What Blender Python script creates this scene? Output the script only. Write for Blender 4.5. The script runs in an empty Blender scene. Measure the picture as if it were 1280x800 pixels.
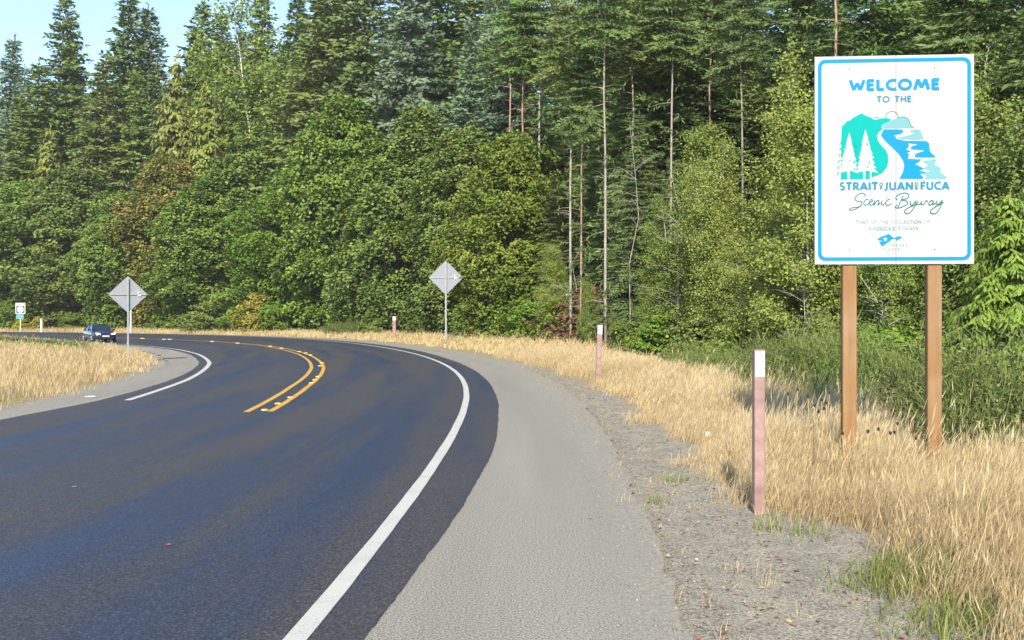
import bpy, math, random
import numpy as np
from mathutils import Vector, geometry

random.seed(7)
rng = np.random.default_rng(7)
scene = bpy.context.scene
COL = scene.collection
F, Y0, EYE = 1200.0, 399.0, 1.55          # focal length in photo pixels, horizon row, eye height

# ------------------------------------------------------------------ camera, sky, sun, exposure
cam_data = bpy.data.cameras.new('camera')
cam = bpy.data.objects.new('camera', cam_data)
COL.objects.link(cam)
cam.location = (0, 0, EYE)
cam.rotation_euler = (math.radians(90), 0, 0)
cam_data.sensor_width = 36.0
cam_data.lens = F / 1280 * 36
cam_data.shift_y = (Y0 - 400) / 1280 * -1 * -1
cam_data.clip_start = 0.1
cam_data.clip_end = 3000
scene.camera = cam

SUN_EL, SUN_AZ = math.radians(33), math.radians(-4)      # azimuth: to the right of straight behind the camera
sun_dir = Vector((math.sin(SUN_AZ) * math.cos(SUN_EL), -math.cos(SUN_AZ) * math.cos(SUN_EL), math.sin(SUN_EL)))
world = bpy.data.worlds.new('World')
scene.world = world
world.use_nodes = True
wn = world.node_tree
bg = wn.nodes['Background']
sky = wn.nodes.new('ShaderNodeTexSky')
sky.sky_type = 'NISHITA'
sky.sun_disc = False
sky.sun_elevation = SUN_EL
sky.sun_rotation = math.pi - SUN_AZ
sky.air_density = 1.0
sky.dust_density = 0.15
sky.ozone_density = 1.8
bg.inputs['Strength'].default_value = 0.13
wn.links.new(sky.outputs['Color'], bg.inputs['Color'])
sl = bpy.data.lights.new('sun', 'SUN')
sl.energy = 3.7
sl.angle = math.radians(0.53)
sl.color = (1.0, 0.92, 0.78)
sun = bpy.data.objects.new('sun', sl)
COL.objects.link(sun)
sun.rotation_euler = sun_dir.to_track_quat('Z', 'Y').to_euler()
scene.view_settings.view_transform = 'Standard'
scene.view_settings.look = 'None'
scene.view_settings.exposure = 1.24
scene.view_settings.gamma = 1.0
scene.view_settings.use_curve_mapping = False
scene.render.engine = 'CYCLES'
scene.cycles.max_bounces = 9
scene.cycles.diffuse_bounces = 7
scene.cycles.transparent_max_bounces = 8

# ------------------------------------------------------------------ materials
def mat(name):
    m = bpy.data.materials.new(name)
    m.use_nodes = True
    nt = m.node_tree
    return m, nt, nt.nodes['Principled BSDF']

def N(nt, typ, **kw):
    n = nt.nodes.new(typ)
    for k, v in kw.items():
        if k in n.inputs.keys():
            n.inputs[k].default_value = v
        else:
            setattr(n, k, v)
    return n

def ramp(nt, fac, stops, interp='LINEAR'):
    r = nt.nodes.new('ShaderNodeValToRGB')
    e = r.color_ramp.elements
    r.color_ramp.interpolation = interp
    while len(e) < len(stops):
        e.new(0.5)
    for el, (p, c) in zip(e, stops):
        el.position = p
        el.color = (c[0], c[1], c[2], 1)
    nt.links.new(fac, r.inputs['Fac'])
    return r.outputs['Color']

def mixc(nt, fac, a, b, mode='MIX'):
    m = nt.nodes.new('ShaderNodeMix')
    m.data_type = 'RGBA'
    m.blend_type = mode
    for sock, v in ((m.inputs['Factor'], fac), (m.inputs[6], a), (m.inputs[7], b)):
        if isinstance(v, (int, float)):
            sock.default_value = v
        elif isinstance(v, tuple):
            sock.default_value = (v[0], v[1], v[2], 1)
        else:
            nt.links.new(v, sock)
    return m.outputs[2]

def noise(nt, vec=None, scale=5.0, detail=4.0, rough=0.55):
    n = N(nt, 'ShaderNodeTexNoise')
    n.inputs['Scale'].default_value = scale
    n.inputs['Detail'].default_value = detail
    n.inputs['Roughness'].default_value = rough
    if vec is not None:
        nt.links.new(vec, n.inputs['Vector'])
    return n.outputs['Fac']

def math_node(nt, op, a, b=0.0, c=None, clamp=False):
    m = N(nt, 'ShaderNodeMath', operation=op)
    m.use_clamp = clamp
    for i, v in enumerate((a, b) if c is None else (a, b, c)):
        if isinstance(v, (int, float)):
            m.inputs[i].default_value = v
        else:
            nt.links.new(v, m.inputs[i])
    return m.outputs[0]

def maprange(nt, v, a, b, lo=0.0, hi=1.0):
    m = N(nt, 'ShaderNodeMapRange')
    nt.links.new(v, m.inputs['Value'])
    for k, x in (('From Min', a), ('From Max', b), ('To Min', lo), ('To Max', hi)):
        m.inputs[k].default_value = x
    return m.outputs['Result']

def position(nt):
    return N(nt, 'ShaderNodeNewGeometry').outputs['Position']

def objcoord(nt):
    return N(nt, 'ShaderNodeTexCoord').outputs['Object']

def bump(nt, p, h, strength=0.3, dist=0.01):
    b = N(nt, 'ShaderNodeBump')
    b.inputs['Strength'].default_value = strength
    b.inputs['Distance'].default_value = dist
    nt.links.new(h, b.inputs['Height'])
    nt.links.new(b.outputs['Normal'], p.inputs['Normal'])

def plain(name, c, rough=0.6, metal=0.0, var=0.12, scale=9.0, spec=0.5):
    m, nt, p = mat(name)
    n = noise(nt, objcoord(nt), scale, 5)
    col = ramp(nt, n, [(0.3, tuple(x * (1 - var) for x in c)), (0.7, tuple(min(1, x * (1 + var)) for x in c))])
    nt.links.new(col, p.inputs['Base Color'])
    p.inputs['Roughness'].default_value = rough
    p.inputs['Metallic'].default_value = metal
    p.inputs['Specular IOR Level'].default_value = spec
    return m

def leafmat(name, dark, mid, light, transl=0.22, odd=None, rough=0.55):
    """leaf colour from the per-leaf tint, shifted a little per tree"""
    m, nt, p = mat(name)
    at = N(nt, 'ShaderNodeAttribute', attribute_name='tint').outputs['Fac']
    stops = [(0.0, dark), (0.5, mid), (1.0, light)] if odd is None else [(0.0, dark), (0.45, mid), (0.85, light), (1.0, odd)]
    col = ramp(nt, at, stops)
    oi = N(nt, 'ShaderNodeObjectInfo').outputs['Random']
    hs = N(nt, 'ShaderNodeHueSaturation')
    nt.links.new(maprange(nt, oi, 0, 1, 0.487, 0.505), hs.inputs['Hue'])
    nt.links.new(maprange(nt, oi, 0, 1, 0.88, 1.0), hs.inputs['Saturation'])
    nt.links.new(maprange(nt, oi, 0, 1, 0.93, 1.08), hs.inputs['Value'])
    nt.links.new(col, hs.inputs['Color'])
    nt.links.new(hs.outputs['Color'], p.inputs['Base Color'])
    p.inputs['Roughness'].default_value = rough
    p.inputs['Specular IOR Level'].default_value = 0.12
    tr = N(nt, 'ShaderNodeBsdfTranslucent')
    nt.links.new(hs.outputs['Color'], tr.inputs['Color'])
    mx = N(nt, 'ShaderNodeMixShader')
    mx.inputs[0].default_value = transl
    nt.links.new(p.outputs[0], mx.inputs[1])
    nt.links.new(tr.outputs[0], mx.inputs[2])
    nt.links.new(mx.outputs[0], nt.nodes['Material Output'].inputs['Surface'])
    return m

M = {}
M['maple'] = leafmat('maple_leaf', (0.072, 0.122, 0.018), (0.122, 0.2, 0.028), (0.2, 0.285, 0.04), 0.14, odd=(0.29, 0.27, 0.045))
M['maple_yellow'] = leafmat('maple_leaf_turning', (0.08, 0.125, 0.018), (0.14, 0.198, 0.028), (0.23, 0.265, 0.036), odd=(0.38, 0.28, 0.045))
M['maple_orange'] = leafmat('maple_leaf_orange', (0.085, 0.13, 0.02), (0.17, 0.205, 0.032), (0.42, 0.28, 0.05), odd=(0.62, 0.3, 0.07))
M['fir'] = leafmat('fir_needle', (0.058, 0.102, 0.026), (0.1, 0.165, 0.04), (0.165, 0.235, 0.058), 0.12)
M['fir_blue'] = leafmat('fir_needle_blue', (0.07, 0.118, 0.06), (0.122, 0.185, 0.1), (0.205, 0.275, 0.155), 0.1)
M['fir_olive'] = leafmat('fir_needle_olive', (0.07, 0.112, 0.022), (0.125, 0.182, 0.036), (0.2, 0.25, 0.055), 0.15)
M['cedar'] = leafmat('cedar_spray', (0.077, 0.1309, 0.0154), (0.154, 0.2387, 0.0308), (0.2618, 0.3542, 0.0462), 0.2)
M['cedar_yellow'] = leafmat('cedar_spray_yellow', (0.0975, 0.1235, 0.0195), (0.182, 0.2145, 0.039), (0.273, 0.299, 0.065), 0.2)
M['alder'] = leafmat('alder_leaf', (0.09647, 0.1491, 0.02631), (0.1754, 0.2455, 0.04385), (0.2981, 0.3595, 0.07016), 0.28, odd=(0.4209, 0.3858, 0.1052))
M['alder_pale'] = leafmat('willow_leaf', (0.1337, 0.173, 0.03459), (0.2359, 0.291, 0.05504), (0.3459, 0.3931, 0.08649), 0.3, odd=(0.4403, 0.3931, 0.1101))
M['shrub'] = leafmat('shrub_leaf', (0.081, 0.135, 0.02025), (0.1485, 0.2295, 0.0324), (0.243, 0.3375, 0.04725), 0.25)
M['shrub_yellow'] = leafmat('shrub_leaf_yellow', (0.2, 0.21, 0.028), (0.36, 0.35, 0.04), (0.5, 0.42, 0.055), 0.25)
M['rust'] = leafmat('dead_red_needles', (0.09, 0.055, 0.025), (0.16, 0.085, 0.04), (0.25, 0.12, 0.06), 0.15)
M['broom'] = leafmat('broom_stem', (0.07, 0.11, 0.022), (0.122, 0.17, 0.034), (0.2, 0.24, 0.065), 0.18, odd=(0.3, 0.25, 0.1))
M['dry'] = leafmat('dry_grass_blade', (0.344, 0.2494, 0.1118), (0.5332, 0.4085, 0.1935), (0.688, 0.5762, 0.3354), 0.3)
M['lush'] = leafmat('lush_grass_blade', (0.085, 0.14, 0.022), (0.15, 0.22, 0.035), (0.27, 0.31, 0.07), 0.25)
M['thatch'] = leafmat('matted_brown_grass', (0.16, 0.1, 0.045), (0.33, 0.23, 0.1), (0.48, 0.4, 0.2), 0.2)
M['green_grass'] = leafmat('green_grass_blade', (0.13, 0.17, 0.03), (0.22, 0.27, 0.06), (0.42, 0.38, 0.14), 0.3)

def barkmat(name, a, b, c):
    m, nt, p = mat(name)
    oc = objcoord(nt)
    mp = N(nt, 'ShaderNodeMapping')
    mp.inputs['Scale'].default_value = (5, 5, 0.9)
    nt.links.new(oc, mp.inputs['Vector'])
    n = noise(nt, mp.outputs[0], 2.0, 6, 0.65)
    nt.links.new(ramp(nt, n, [(0.3, a), (0.52, b), (0.72, c)]), p.inputs['Base Color'])
    p.inputs['Roughness'].default_value = 0.9
    bump(nt, p, n, 0.5, 0.05)
    return m
M['bark'] = barkmat('bark_dark', (0.05, 0.04, 0.03), (0.12, 0.095, 0.07), (0.2, 0.17, 0.135))
M['bark_pale'] = barkmat('bark_pale', (0.17, 0.15, 0.12), (0.3, 0.265, 0.22), (0.42, 0.375, 0.315))
M['bark_brown'] = barkmat('bark_brown', (0.15, 0.09, 0.06), (0.3, 0.2, 0.14), (0.42, 0.31, 0.23))
M['bark_white'] = barkmat('bark_white', (0.22, 0.2, 0.17), (0.48, 0.46, 0.42), (0.6, 0.58, 0.54))

# dark chip-sealed carriageway: UV.x = metres across, UV.y = metres along
m, nt, p = mat('asphalt_dark')
uv = N(nt, 'ShaderNodeUVMap', uv_map='lane').outputs[0]
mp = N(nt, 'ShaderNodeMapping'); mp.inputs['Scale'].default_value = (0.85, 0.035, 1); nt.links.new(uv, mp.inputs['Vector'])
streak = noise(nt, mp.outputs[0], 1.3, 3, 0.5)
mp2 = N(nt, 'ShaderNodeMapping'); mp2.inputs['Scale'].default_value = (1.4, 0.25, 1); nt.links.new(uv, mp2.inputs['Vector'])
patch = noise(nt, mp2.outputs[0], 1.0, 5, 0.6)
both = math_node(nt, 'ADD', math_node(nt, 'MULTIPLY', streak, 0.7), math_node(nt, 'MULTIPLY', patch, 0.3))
sky_sheen = maprange(nt, both, 0.44, 0.63)
col = mixc(nt, sky_sheen, (0.046, 0.042, 0.041), (0.02, 0.03, 0.062))  # bluish streaks: sky sheen on the wheel tracks, painted into the base colour
grain = noise(nt, position(nt), 85, 3, 0.85)
chips = ramp(nt, grain, [(0.42, (0.35, 0.35, 0.35)), (0.54, (0.85, 0.85, 0.85)), (0.6, (2.7, 2.5, 2.4))])
col = mixc(nt, 1.0, col, chips, 'MULTIPLY')
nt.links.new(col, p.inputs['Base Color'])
nt.links.new(maprange(nt, sky_sheen, 0, 1, 0.72, 0.5), p.inputs['Roughness'])
bump(nt, p, grain, 0.2, 0.005)
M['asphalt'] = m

m, nt, p = mat('asphalt_grey')
pos = position(nt)
uv = N(nt, 'ShaderNodeUVMap', uv_map='lane').outputs[0]
mp = N(nt, 'ShaderNodeMapping'); mp.inputs['Scale'].default_value = (1.0, 0.06, 1); nt.links.new(uv, mp.inputs['Vector'])
big = noise(nt, mp.outputs[0], 1.2, 4)
grain = noise(nt, pos, 80, 3, 0.85)
col = ramp(nt, big, [(0.3, (0.2, 0.182, 0.148)), (0.7, (0.25, 0.229, 0.186))])
chips = ramp(nt, grain, [(0.41, (0.42, 0.42, 0.42)), (0.5, (1.0, 1.0, 1.0)), (0.59, (1.7, 1.66, 1.6))])
col = mixc(nt, 1.0, col, chips, 'MULTIPLY')
spots = noise(nt, pos, 9, 3)
col = mixc(nt, maprange(nt, spots, 0.68, 0.74, 0, 0.35), col, (0.1, 0.1, 0.1))
sepx = N(nt, 'ShaderNodeSeparateXYZ'); nt.links.new(uv, sepx.inputs[0])
g1 = noise(nt, pos, 2.2, 6, 0.75)
gravel_c = ramp(nt, noise(nt, pos, 22, 4, 0.7), [(0.35, (0.17, 0.153, 0.122)), (0.5, (0.25, 0.224, 0.174)), (0.66, (0.34, 0.298, 0.215))])
reach = math_node(nt, 'ADD', sepx.outputs[0], math_node(nt, 'MULTIPLY', math_node(nt, 'SUBTRACT', g1, 0.5), 1.5))
col = mixc(nt, maprange(nt, reach, 1.4, 2.15), col, gravel_c)
nt.links.new(col, p.inputs['Base Color'])
p.inputs['Roughness'].default_value = 0.9
bump(nt, p, grain, 0.12, 0.005)
M['shoulder'] = m

# ground: attribute "dist" = metres outside the right white line (large numbers = field)
m, nt, p = mat('ground')
pos = position(nt)
grain = noise(nt, pos, 60, 4, 0.7)
mid = noise(nt, pos, 5, 5, 0.6)
soft = noise(nt, pos, 1.1, 4, 0.6)
grav = ramp(nt, mid, [(0.3, (0.19, 0.17, 0.132)), (0.55, (0.262, 0.234, 0.178)), (0.75, (0.32, 0.262, 0.165))])
grav = mixc(nt, 1.0, grav, ramp(nt, grain, [(0.38, (0.45, 0.45, 0.45)), (0.5, (1, 1, 1)), (0.62, (1.6, 1.55, 1.48))]), 'MULTIPLY')
straw = ramp(nt, mid, [(0.3, (0.2, 0.14, 0.065)), (0.7, (0.36, 0.26, 0.12))])
soil = ramp(nt, mid, [(0.3, (0.03, 0.025, 0.015)), (0.7, (0.07, 0.06, 0.03))])
gd = N(nt, 'ShaderNodeAttribute', attribute_name='straw').outputs['Fac']
gs = N(nt, 'ShaderNodeAttribute', attribute_name='soil').outputs['Fac']
edge = math_node(nt, 'ADD', gd, math_node(nt, 'MULTIPLY', math_node(nt, 'SUBTRACT', soft, 0.5), 0.9))
col = mixc(nt, maprange(nt, edge, 0.35, 0.65), grav, straw)
col = mixc(nt, gs, col, soil)
nt.links.new(col, p.inputs['Base Color'])
p.inputs['Roughness'].default_value = 0.95
bump(nt, p, grain, 0.5, 0.02)
M['ground'] = m

def paintmat(name, c, wear):
    m, nt, p = mat(name)
    g = noise(nt, position(nt), 110, 3, 0.7)
    b = noise(nt, position(nt), 3.0, 3)
    f = math_node(nt, 'ADD', g, math_node(nt, 'MULTIPLY', math_node(nt, 'SUBTRACT', b, 0.5), 0.3))
    col = ramp(nt, f, [(wear - 0.06, tuple(x * 0.35 for x in c)), (wear + 0.05, tuple(x * 0.92 for x in c)), (0.75, c)])
    nt.links.new(col, p.inputs['Base Color'])
    p.inputs['Roughness'].default_value = 0.75
    bump(nt, p, g, 0.4, 0.006)
    return m
M['white_paint'] = paintmat('white_road_paint', (0.5, 0.48, 0.42), 0.37)
M['yellow_paint'] = paintmat('yellow_road_paint', (0.56, 0.3, 0.025), 0.33)
M['marker_yellow'] = plain('yellow_marker_plastic', (0.62, 0.42, 0.1), 0.5)
M['alu'] = plain('aluminium_sheet', (0.2, 0.215, 0.235), 0.6, 0.15, 0.07, 5)
M['galv'] = plain('galvanised_steel', (0.25, 0.26, 0.27), 0.55, 0.2, 0.12, 20)
M['warn'] = plain('warning_yellow', (0.75, 0.45, 0.02), 0.5)
M['white'] = plain('white_sheeting', (0.5, 0.5, 0.49), 0.45, 0, 0.02, 3)
M['black'] = plain('black_print', (0.02, 0.02, 0.025), 0.5)
M['post_red'] = plain('faded_red_wood', (0.27, 0.168, 0.145), 0.9, 0, 0.3, 7)
M['post_cream'] = plain('pale_post', (0.7, 0.66, 0.55), 0.7)
M['post_straw'] = plain('pale_wood', (0.5, 0.42, 0.25), 0.8)
M['teal_plate'] = plain('teal_plate', (0.1, 0.27, 0.32), 0.5)
# sign print
M['s_white'] = plain('sign_white', (0.37, 0.375, 0.365), 0.4, 0, 0.015, 2, 0.08)
M['s_blue'] = plain('sign_blue', (0.006, 0.19, 0.39), 0.45, 0, 0.04, 4, 0.08)
M['s_teal'] = plain('sign_teal', (0.0, 0.27, 0.245), 0.45, 0, 0.04, 4, 0.08)
M['s_light'] = plain('sign_light_blue', (0.13, 0.285, 0.31), 0.45, 0, 0.03, 4, 0.08)
M['s_letter'] = plain('sign_letter_blue', (0.02, 0.165, 0.27), 0.45, 0, 0.04, 4, 0.08)
M['s_ink'] = plain('sign_green_ink', (0.015, 0.13, 0.13), 0.45, 0, 0.04, 4, 0.08)
M['s_pale'] = plain('sign_pale_print', (0.22, 0.295, 0.295), 0.45, 0, 0.03, 4, 0.08)
M['s_bolt'] = plain('sign_bolt', (0.3, 0.31, 0.31), 0.5, 0.3)
M['s_seam'] = plain('sign_edge', (0.4, 0.38, 0.36), 0.6)

m, nt, p = mat('brown_wood')
oc = objcoord(nt)
mp = N(nt, 'ShaderNodeMapping'); mp.inputs['Scale'].default_value = (9, 9, 0.5); nt.links.new(oc, mp.inputs['Vector'])
n1 = noise(nt, mp.outputs[0], 2.5, 6, 0.6)
n2 = noise(nt, oc, 1.4, 3)
col = ramp(nt, n1, [(0.3, (0.165, 0.08, 0.026)), (0.55, (0.225, 0.116, 0.04)), (0.75, (0.27, 0.15, 0.062))])
col = mixc(nt, maprange(nt, n2, 0.45, 0.7, 0, 0.5), col, (0.29, 0.2, 0.12))
nt.links.new(col, p.inputs['Base Color'])
mk = N(nt, 'ShaderNodeMapping'); mk.inputs['Scale'].default_value = (4.5, 1.0, 1.7); nt.links.new(oc, mk.inputs['Vector'])
vk = N(nt, 'ShaderNodeTexVoronoi'); vk.inputs['Scale'].default_value = 1.0; nt.links.new(mk.outputs[0], vk.inputs['Vector'])
col = mixc(nt, maprange(nt, vk.outputs['Distance'], 0.06, 0.11, 0.75, 0.0), col, (0.1, 0.045, 0.02))
nt.links.new(col, p.inputs['Base Color'])
p.inputs['Roughness'].default_value = 0.8
bump(nt, p, n1, 0.3, 0.004)
M['wood'] = m

m, nt, p = mat('navy_car_paint')
p.inputs['Base Color'].default_value = (0.006, 0.009, 0.022, 1)
p.inputs['Roughness'].default_value = 0.25
p.inputs['Coat Weight'].default_value = 1.0
p.inputs['Coat Roughness'].default_value = 0.05
M['car'] = m
m, nt, p = mat('car_glass')
p.inputs['Base Color'].default_value = (0.012, 0.02, 0.035, 1)
p.inputs['Roughness'].default_value = 0.04
p.inputs['Specular IOR Level'].default_value = 0.8
M['glass'] = m
M['tyre'] = plain('tyre_rubber', (0.02, 0.02, 0.02), 0.85)
M['rim'] = plain('alloy_rim', (0.45, 0.46, 0.48), 0.35, 0.7)
m, nt, p = mat('headlight')
p.inputs['Base Color'].default_value = (0.85, 0.87, 0.9, 1)
p.inputs['Roughness'].default_value = 0.15
M['lamp'] = m
M['leaf_orange'] = plain('dead_leaf_orange', (0.34, 0.12, 0.05), 0.8)
M['leaf_brown'] = plain('dead_leaf_brown', (0.2, 0.085, 0.05), 0.8)
M['paper'] = plain('white_litter', (0.85, 0.83, 0.82), 0.6, 0, 0.05)
M['seedhead'] = plain('dark_seed_head', (0.03, 0.02, 0.012), 0.9)
M['stalk'] = plain('dry_stalk', (0.4, 0.3, 0.15), 0.9)
M['pebble'] = leafmat('pebble', (0.12, 0.11, 0.09), (0.22, 0.2, 0.16), (0.33, 0.3, 0.25), 0.0)
M['litter'] = leafmat('leaf_litter', (0.16, 0.09, 0.035), (0.3, 0.19, 0.08), (0.42, 0.31, 0.15), 0.1)

# ------------------------------------------------------------------ mesh helpers
def link(name, me, parent=None, material=None):
    o = bpy.data.objects.new(name, me)
    COL.objects.link(o)
    if parent is not None:
        o.parent = parent
    if material is not None:
        me.materials.append(material)
    return o

def tag(o, label=None, cat=None, group=None, kind=None):
    for k, v in (('label', label), ('category', cat), ('group', group), ('kind', kind)):
        if v is not None:
            o[k] = v
    return o

def thing(name, loc, label, cat, group=None, rz=0.0):
    o = bpy.data.objects.new(name, None)
    COL.objects.link(o)
    o.location = loc
    o.rotation_euler = (0, 0, rz)
    o.empty_display_size = 0.2
    return tag(o, label, cat, group)

def npmesh(name, V, T, tint=None, smooth=False):
    """triangle mesh straight from arrays"""
    V = np.ascontiguousarray(V, np.float32); T = np.ascontiguousarray(T, np.int32)
    me = bpy.data.meshes.new(name)
    me.vertices.add(len(V)); me.vertices.foreach_set('co', V.ravel())
    me.loops.add(T.size); me.loops.foreach_set('vertex_index', T.ravel())
    me.polygons.add(len(T)); me.polygons.foreach_set('loop_start', np.arange(0, T.size, T.shape[1], dtype=np.int32))
    if smooth:
        me.polygons.foreach_set('use_smooth', np.ones(len(T), bool))
    if tint is not None:
        a = me.attributes.new('tint', 'FLOAT', 'POINT')
        a.data.foreach_set('value', np.ascontiguousarray(tint, np.float32))
    me.update(calc_edges=True)
    return me

class MB:
    """collects plain solids into one mesh"""
    def __init__(s): s.v = []; s.f = []; s.sm = []
    def add(s, v, f, smooth=False):
        b = len(s.v); s.v += [tuple(x) for x in v]; s.f += [tuple(b + i for i in q) for q in f]; s.sm += [smooth] * len(f)
    def box(s, x0, x1, y0, y1, z0, z1, bev=0.0):
        if bev <= 0:
            s.add([(x0,y0,z0),(x1,y0,z0),(x1,y1,z0),(x0,y1,z0),(x0,y0,z1),(x1,y0,z1),(x1,y1,z1),(x0,y1,z1)],
                  [(0,3,2,1),(4,5,6,7),(0,1,5,4),(1,2,6,5),(2,3,7,6),(3,0,4,7)])
        else:
            b = bev
            pr = [(x0+b,y0),(x1-b,y0),(x1,y0+b),(x1,y1-b),(x1-b,y1),(x0+b,y1),(x0,y1-b),(x0,y0+b)]
            cx, cy = (x0+x1)/2, (y0+y1)/2
            top = [(px-b*np.sign(px-cx)*.8, py-b*np.sign(py-cy)*.8) for px, py in pr]
            v = [(a,c,z0) for a,c in pr]+[(a,c,z1-b) for a,c in pr]+[(a,c,z1) for a,c in top]
            f = [tuple(range(7,-1,-1)), tuple(range(16,24))]
            for k in (0,8):
                f += [(k+i,k+(i+1)%8,k+8+(i+1)%8,k+8+i) for i in range(8)]
            s.add(v, f)
    def tube(s, pts, rad, n=6, cap=True):
        pts = [Vector(q) for q in pts]
        rad = rad if hasattr(rad, '__len__') else [rad]*len(pts)
        v = []; f = []
        for i, q in enumerate(pts):
            d = (pts[min(i+1,len(pts)-1)]-pts[max(i-1,0)]).normalized()
            a = d.cross(Vector((0,0,1)) if abs(d.z) < .9 else Vector((1,0,0))).normalized(); c = d.cross(a)
            for k in range(n):
                t = 2*math.pi*k/n
                v.append(q+(a*math.cos(t)+c*math.sin(t))*rad[i])
        for i in range(len(pts)-1):
            f += [(i*n+k, (i+1)*n+k, (i+1)*n+(k+1)%n, i*n+(k+1)%n) for k in range(n)]
        if cap:
            f += [tuple(range(n)), tuple((len(pts)-1)*n+k for k in range(n-1,-1,-1))]
        s.add(v, f, True)
    def prism(s, poly, y0, y1):
        """closed outline in the xz plane pushed from y0 to y1 (y0 faces the camera side)"""
        n = len(poly)
        v = [(a,y0,b) for a,b in poly]+[(a,y1,b) for a,b in poly]
        tris = geometry.tessellate_polygon([[Vector((a,b,0)) for a,b in poly]])
        f = [tuple(t) for t in tris]+[tuple(n+i for i in t[::-1]) for t in tris]
        f += [(i,(i+1)%n,n+(i+1)%n,n+i) for i in range(n)]
        s.add(v, f)
    def lathe_x(s, prof, n=20, x=0, cy=0, cz=0):
        """profile (x, r) turned round the x axis"""
        v = []; f = []
        for a, r in prof:
            v += [(x+a, cy+r*math.cos(2*math.pi*k/n), cz+r*math.sin(2*math.pi*k/n)) for k in range(n)]
        for i in range(len(prof)-1):
            f += [(i*n+k,i*n+(k+1)%n,(i+1)*n+(k+1)%n,(i+1)*n+k) for k in range(n)]
        s.add(v, f, True)
    def build(s, name, material, parent=None):
        me = bpy.data.meshes.new(name)
        me.from_pydata(s.v, [], s.f)
        me.polygons.foreach_set('use_smooth', s.sm)
        me.update()
        return link(name, me, parent, material)

def sst(a, b, x):
    t = np.clip((x-a)/(b-a), 0, 1)
    return t*t*(3-2*t)

# ------------------------------------------------------------------ the bend: arc length s along the right white line, offset d to its right
_kn = np.array([-40,0,8,14,20,30,45,60,80,110,150,260.])
_k = np.array([0.0, 0.0059,0.00587,0.00669,0.00877,0.00865,0.00646,0.00669,0.01211,0.0096,0.00882,0.00862])
DS = 0.25
S = np.arange(-30, 240, DS)
_hd = np.cumsum(np.interp(S, _kn, _k))*DS
_i0 = int(np.argmin(abs(S)))
HD = _hd-_hd[_i0]-0.08252
CX = -np.cumsum(np.sin(HD))*DS; CX += -1.35505-CX[_i0]
CY = np.cumsum(np.cos(HD))*DS; CY -= CY[_i0]
_c = slice(None, None, 4)

def sd(x, y):
    """(s, d) of points"""
    x = np.atleast_1d(np.asarray(x, float)); y = np.atleast_1d(np.asarray(y, float))
    s = np.empty(len(x)); d = np.empty(len(x))
    cx, cy, ch, cs = CX[_c], CY[_c], HD[_c], S[_c]
    for a in range(0, len(x), 20000):
        q = slice(a, a+20000)
        i = ((x[q,None]-cx)**2+(y[q,None]-cy)**2).argmin(1)
        dx = x[q]-cx[i]; dy = y[q]-cy[i]
        s[q] = cs[i]-dx*np.sin(ch[i])+dy*np.cos(ch[i])
        d[q] = dx*np.cos(ch[i])+dy*np.sin(ch[i])
    return s, d

def at_sd(s, d):
    x = np.interp(s, S, CX); y = np.interp(s, S, CY); h = np.interp(s, S, HD)
    return x+np.cos(h)*d, y+np.sin(h)*d

d_left = lambda s: np.interp(s, [-40,18.5,25,35.5,45,52.8,59.8,66,80,120,260], [-6.4,-6.44,-6.97,-8.06,-9.34,-10.62,-12.2,-14.1,-16.5,-17.5,-17.5])
d_mid = lambda s: np.interp(s, [-40,16,22,31.5,43.8,53,59,68,76,88,110,260], [-3.3,-3.41,-3.78,-4.19,-4.86,-5.5,-5.95,-7.1,-8.6,-10.6,-11.2,-11.2])
d_dark = lambda s: np.interp(s, [-40,4.8,8,11,38.8,49.5,260], [.3,.33,.48,.58,.64,.85,.9])
d_grass = lambda s: d_left(s)-np.interp(s, [0,20,35,50,70], [1.55,1.5,1.5,1.9,1.9])

def terrain(x, y):
    x = np.atleast_1d(np.asarray(x, float)); y = np.atleast_1d(np.asarray(y, float))
    s, d = sd(x, y)
    near = 1-sst(26, 46, s)
    z = np.full(len(s), -0.03)
    z += near*(-1.25*sst(5.5, 9.0, d)+0.06*np.clip(d-11, 0, 60))
    z += (1-near)*(0.12*sst(3.6, 8, d)+0.1*np.clip(d-12, 0, 90))
    z -= 0.05*sst(1.9, 2.6, d)*(1-sst(2.6, 3.6, d))
    e = d_grass(s)-d
    z += 0.72*sst(0.2, 11, e)*np.where(d < 0, 1, 0)
    z += np.where((d > 3.2) | (e > 0.5), 1, 0)*0.05*np.sin(x*1.7+0.4*y)*np.sin(y*1.3)
    return z
def ground_z(x, y): return float(terrain([x], [y])[0])

def place(px, d_target):
    """where the line of sight at photo column px comes d_target metres outside the white line"""
    Z = np.arange(4.5, 220, 0.25)
    X = (px-640)*Z/F
    _, d = sd(X, Z)
    i = int(np.argmax(d >= d_target))
    return float(X[i]), float(Z[i])
def unproj(px, py, z=0.0):
    Z = F*(EYE-z)/(py-Y0)
    return (px-640)*Z/F, Z

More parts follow.
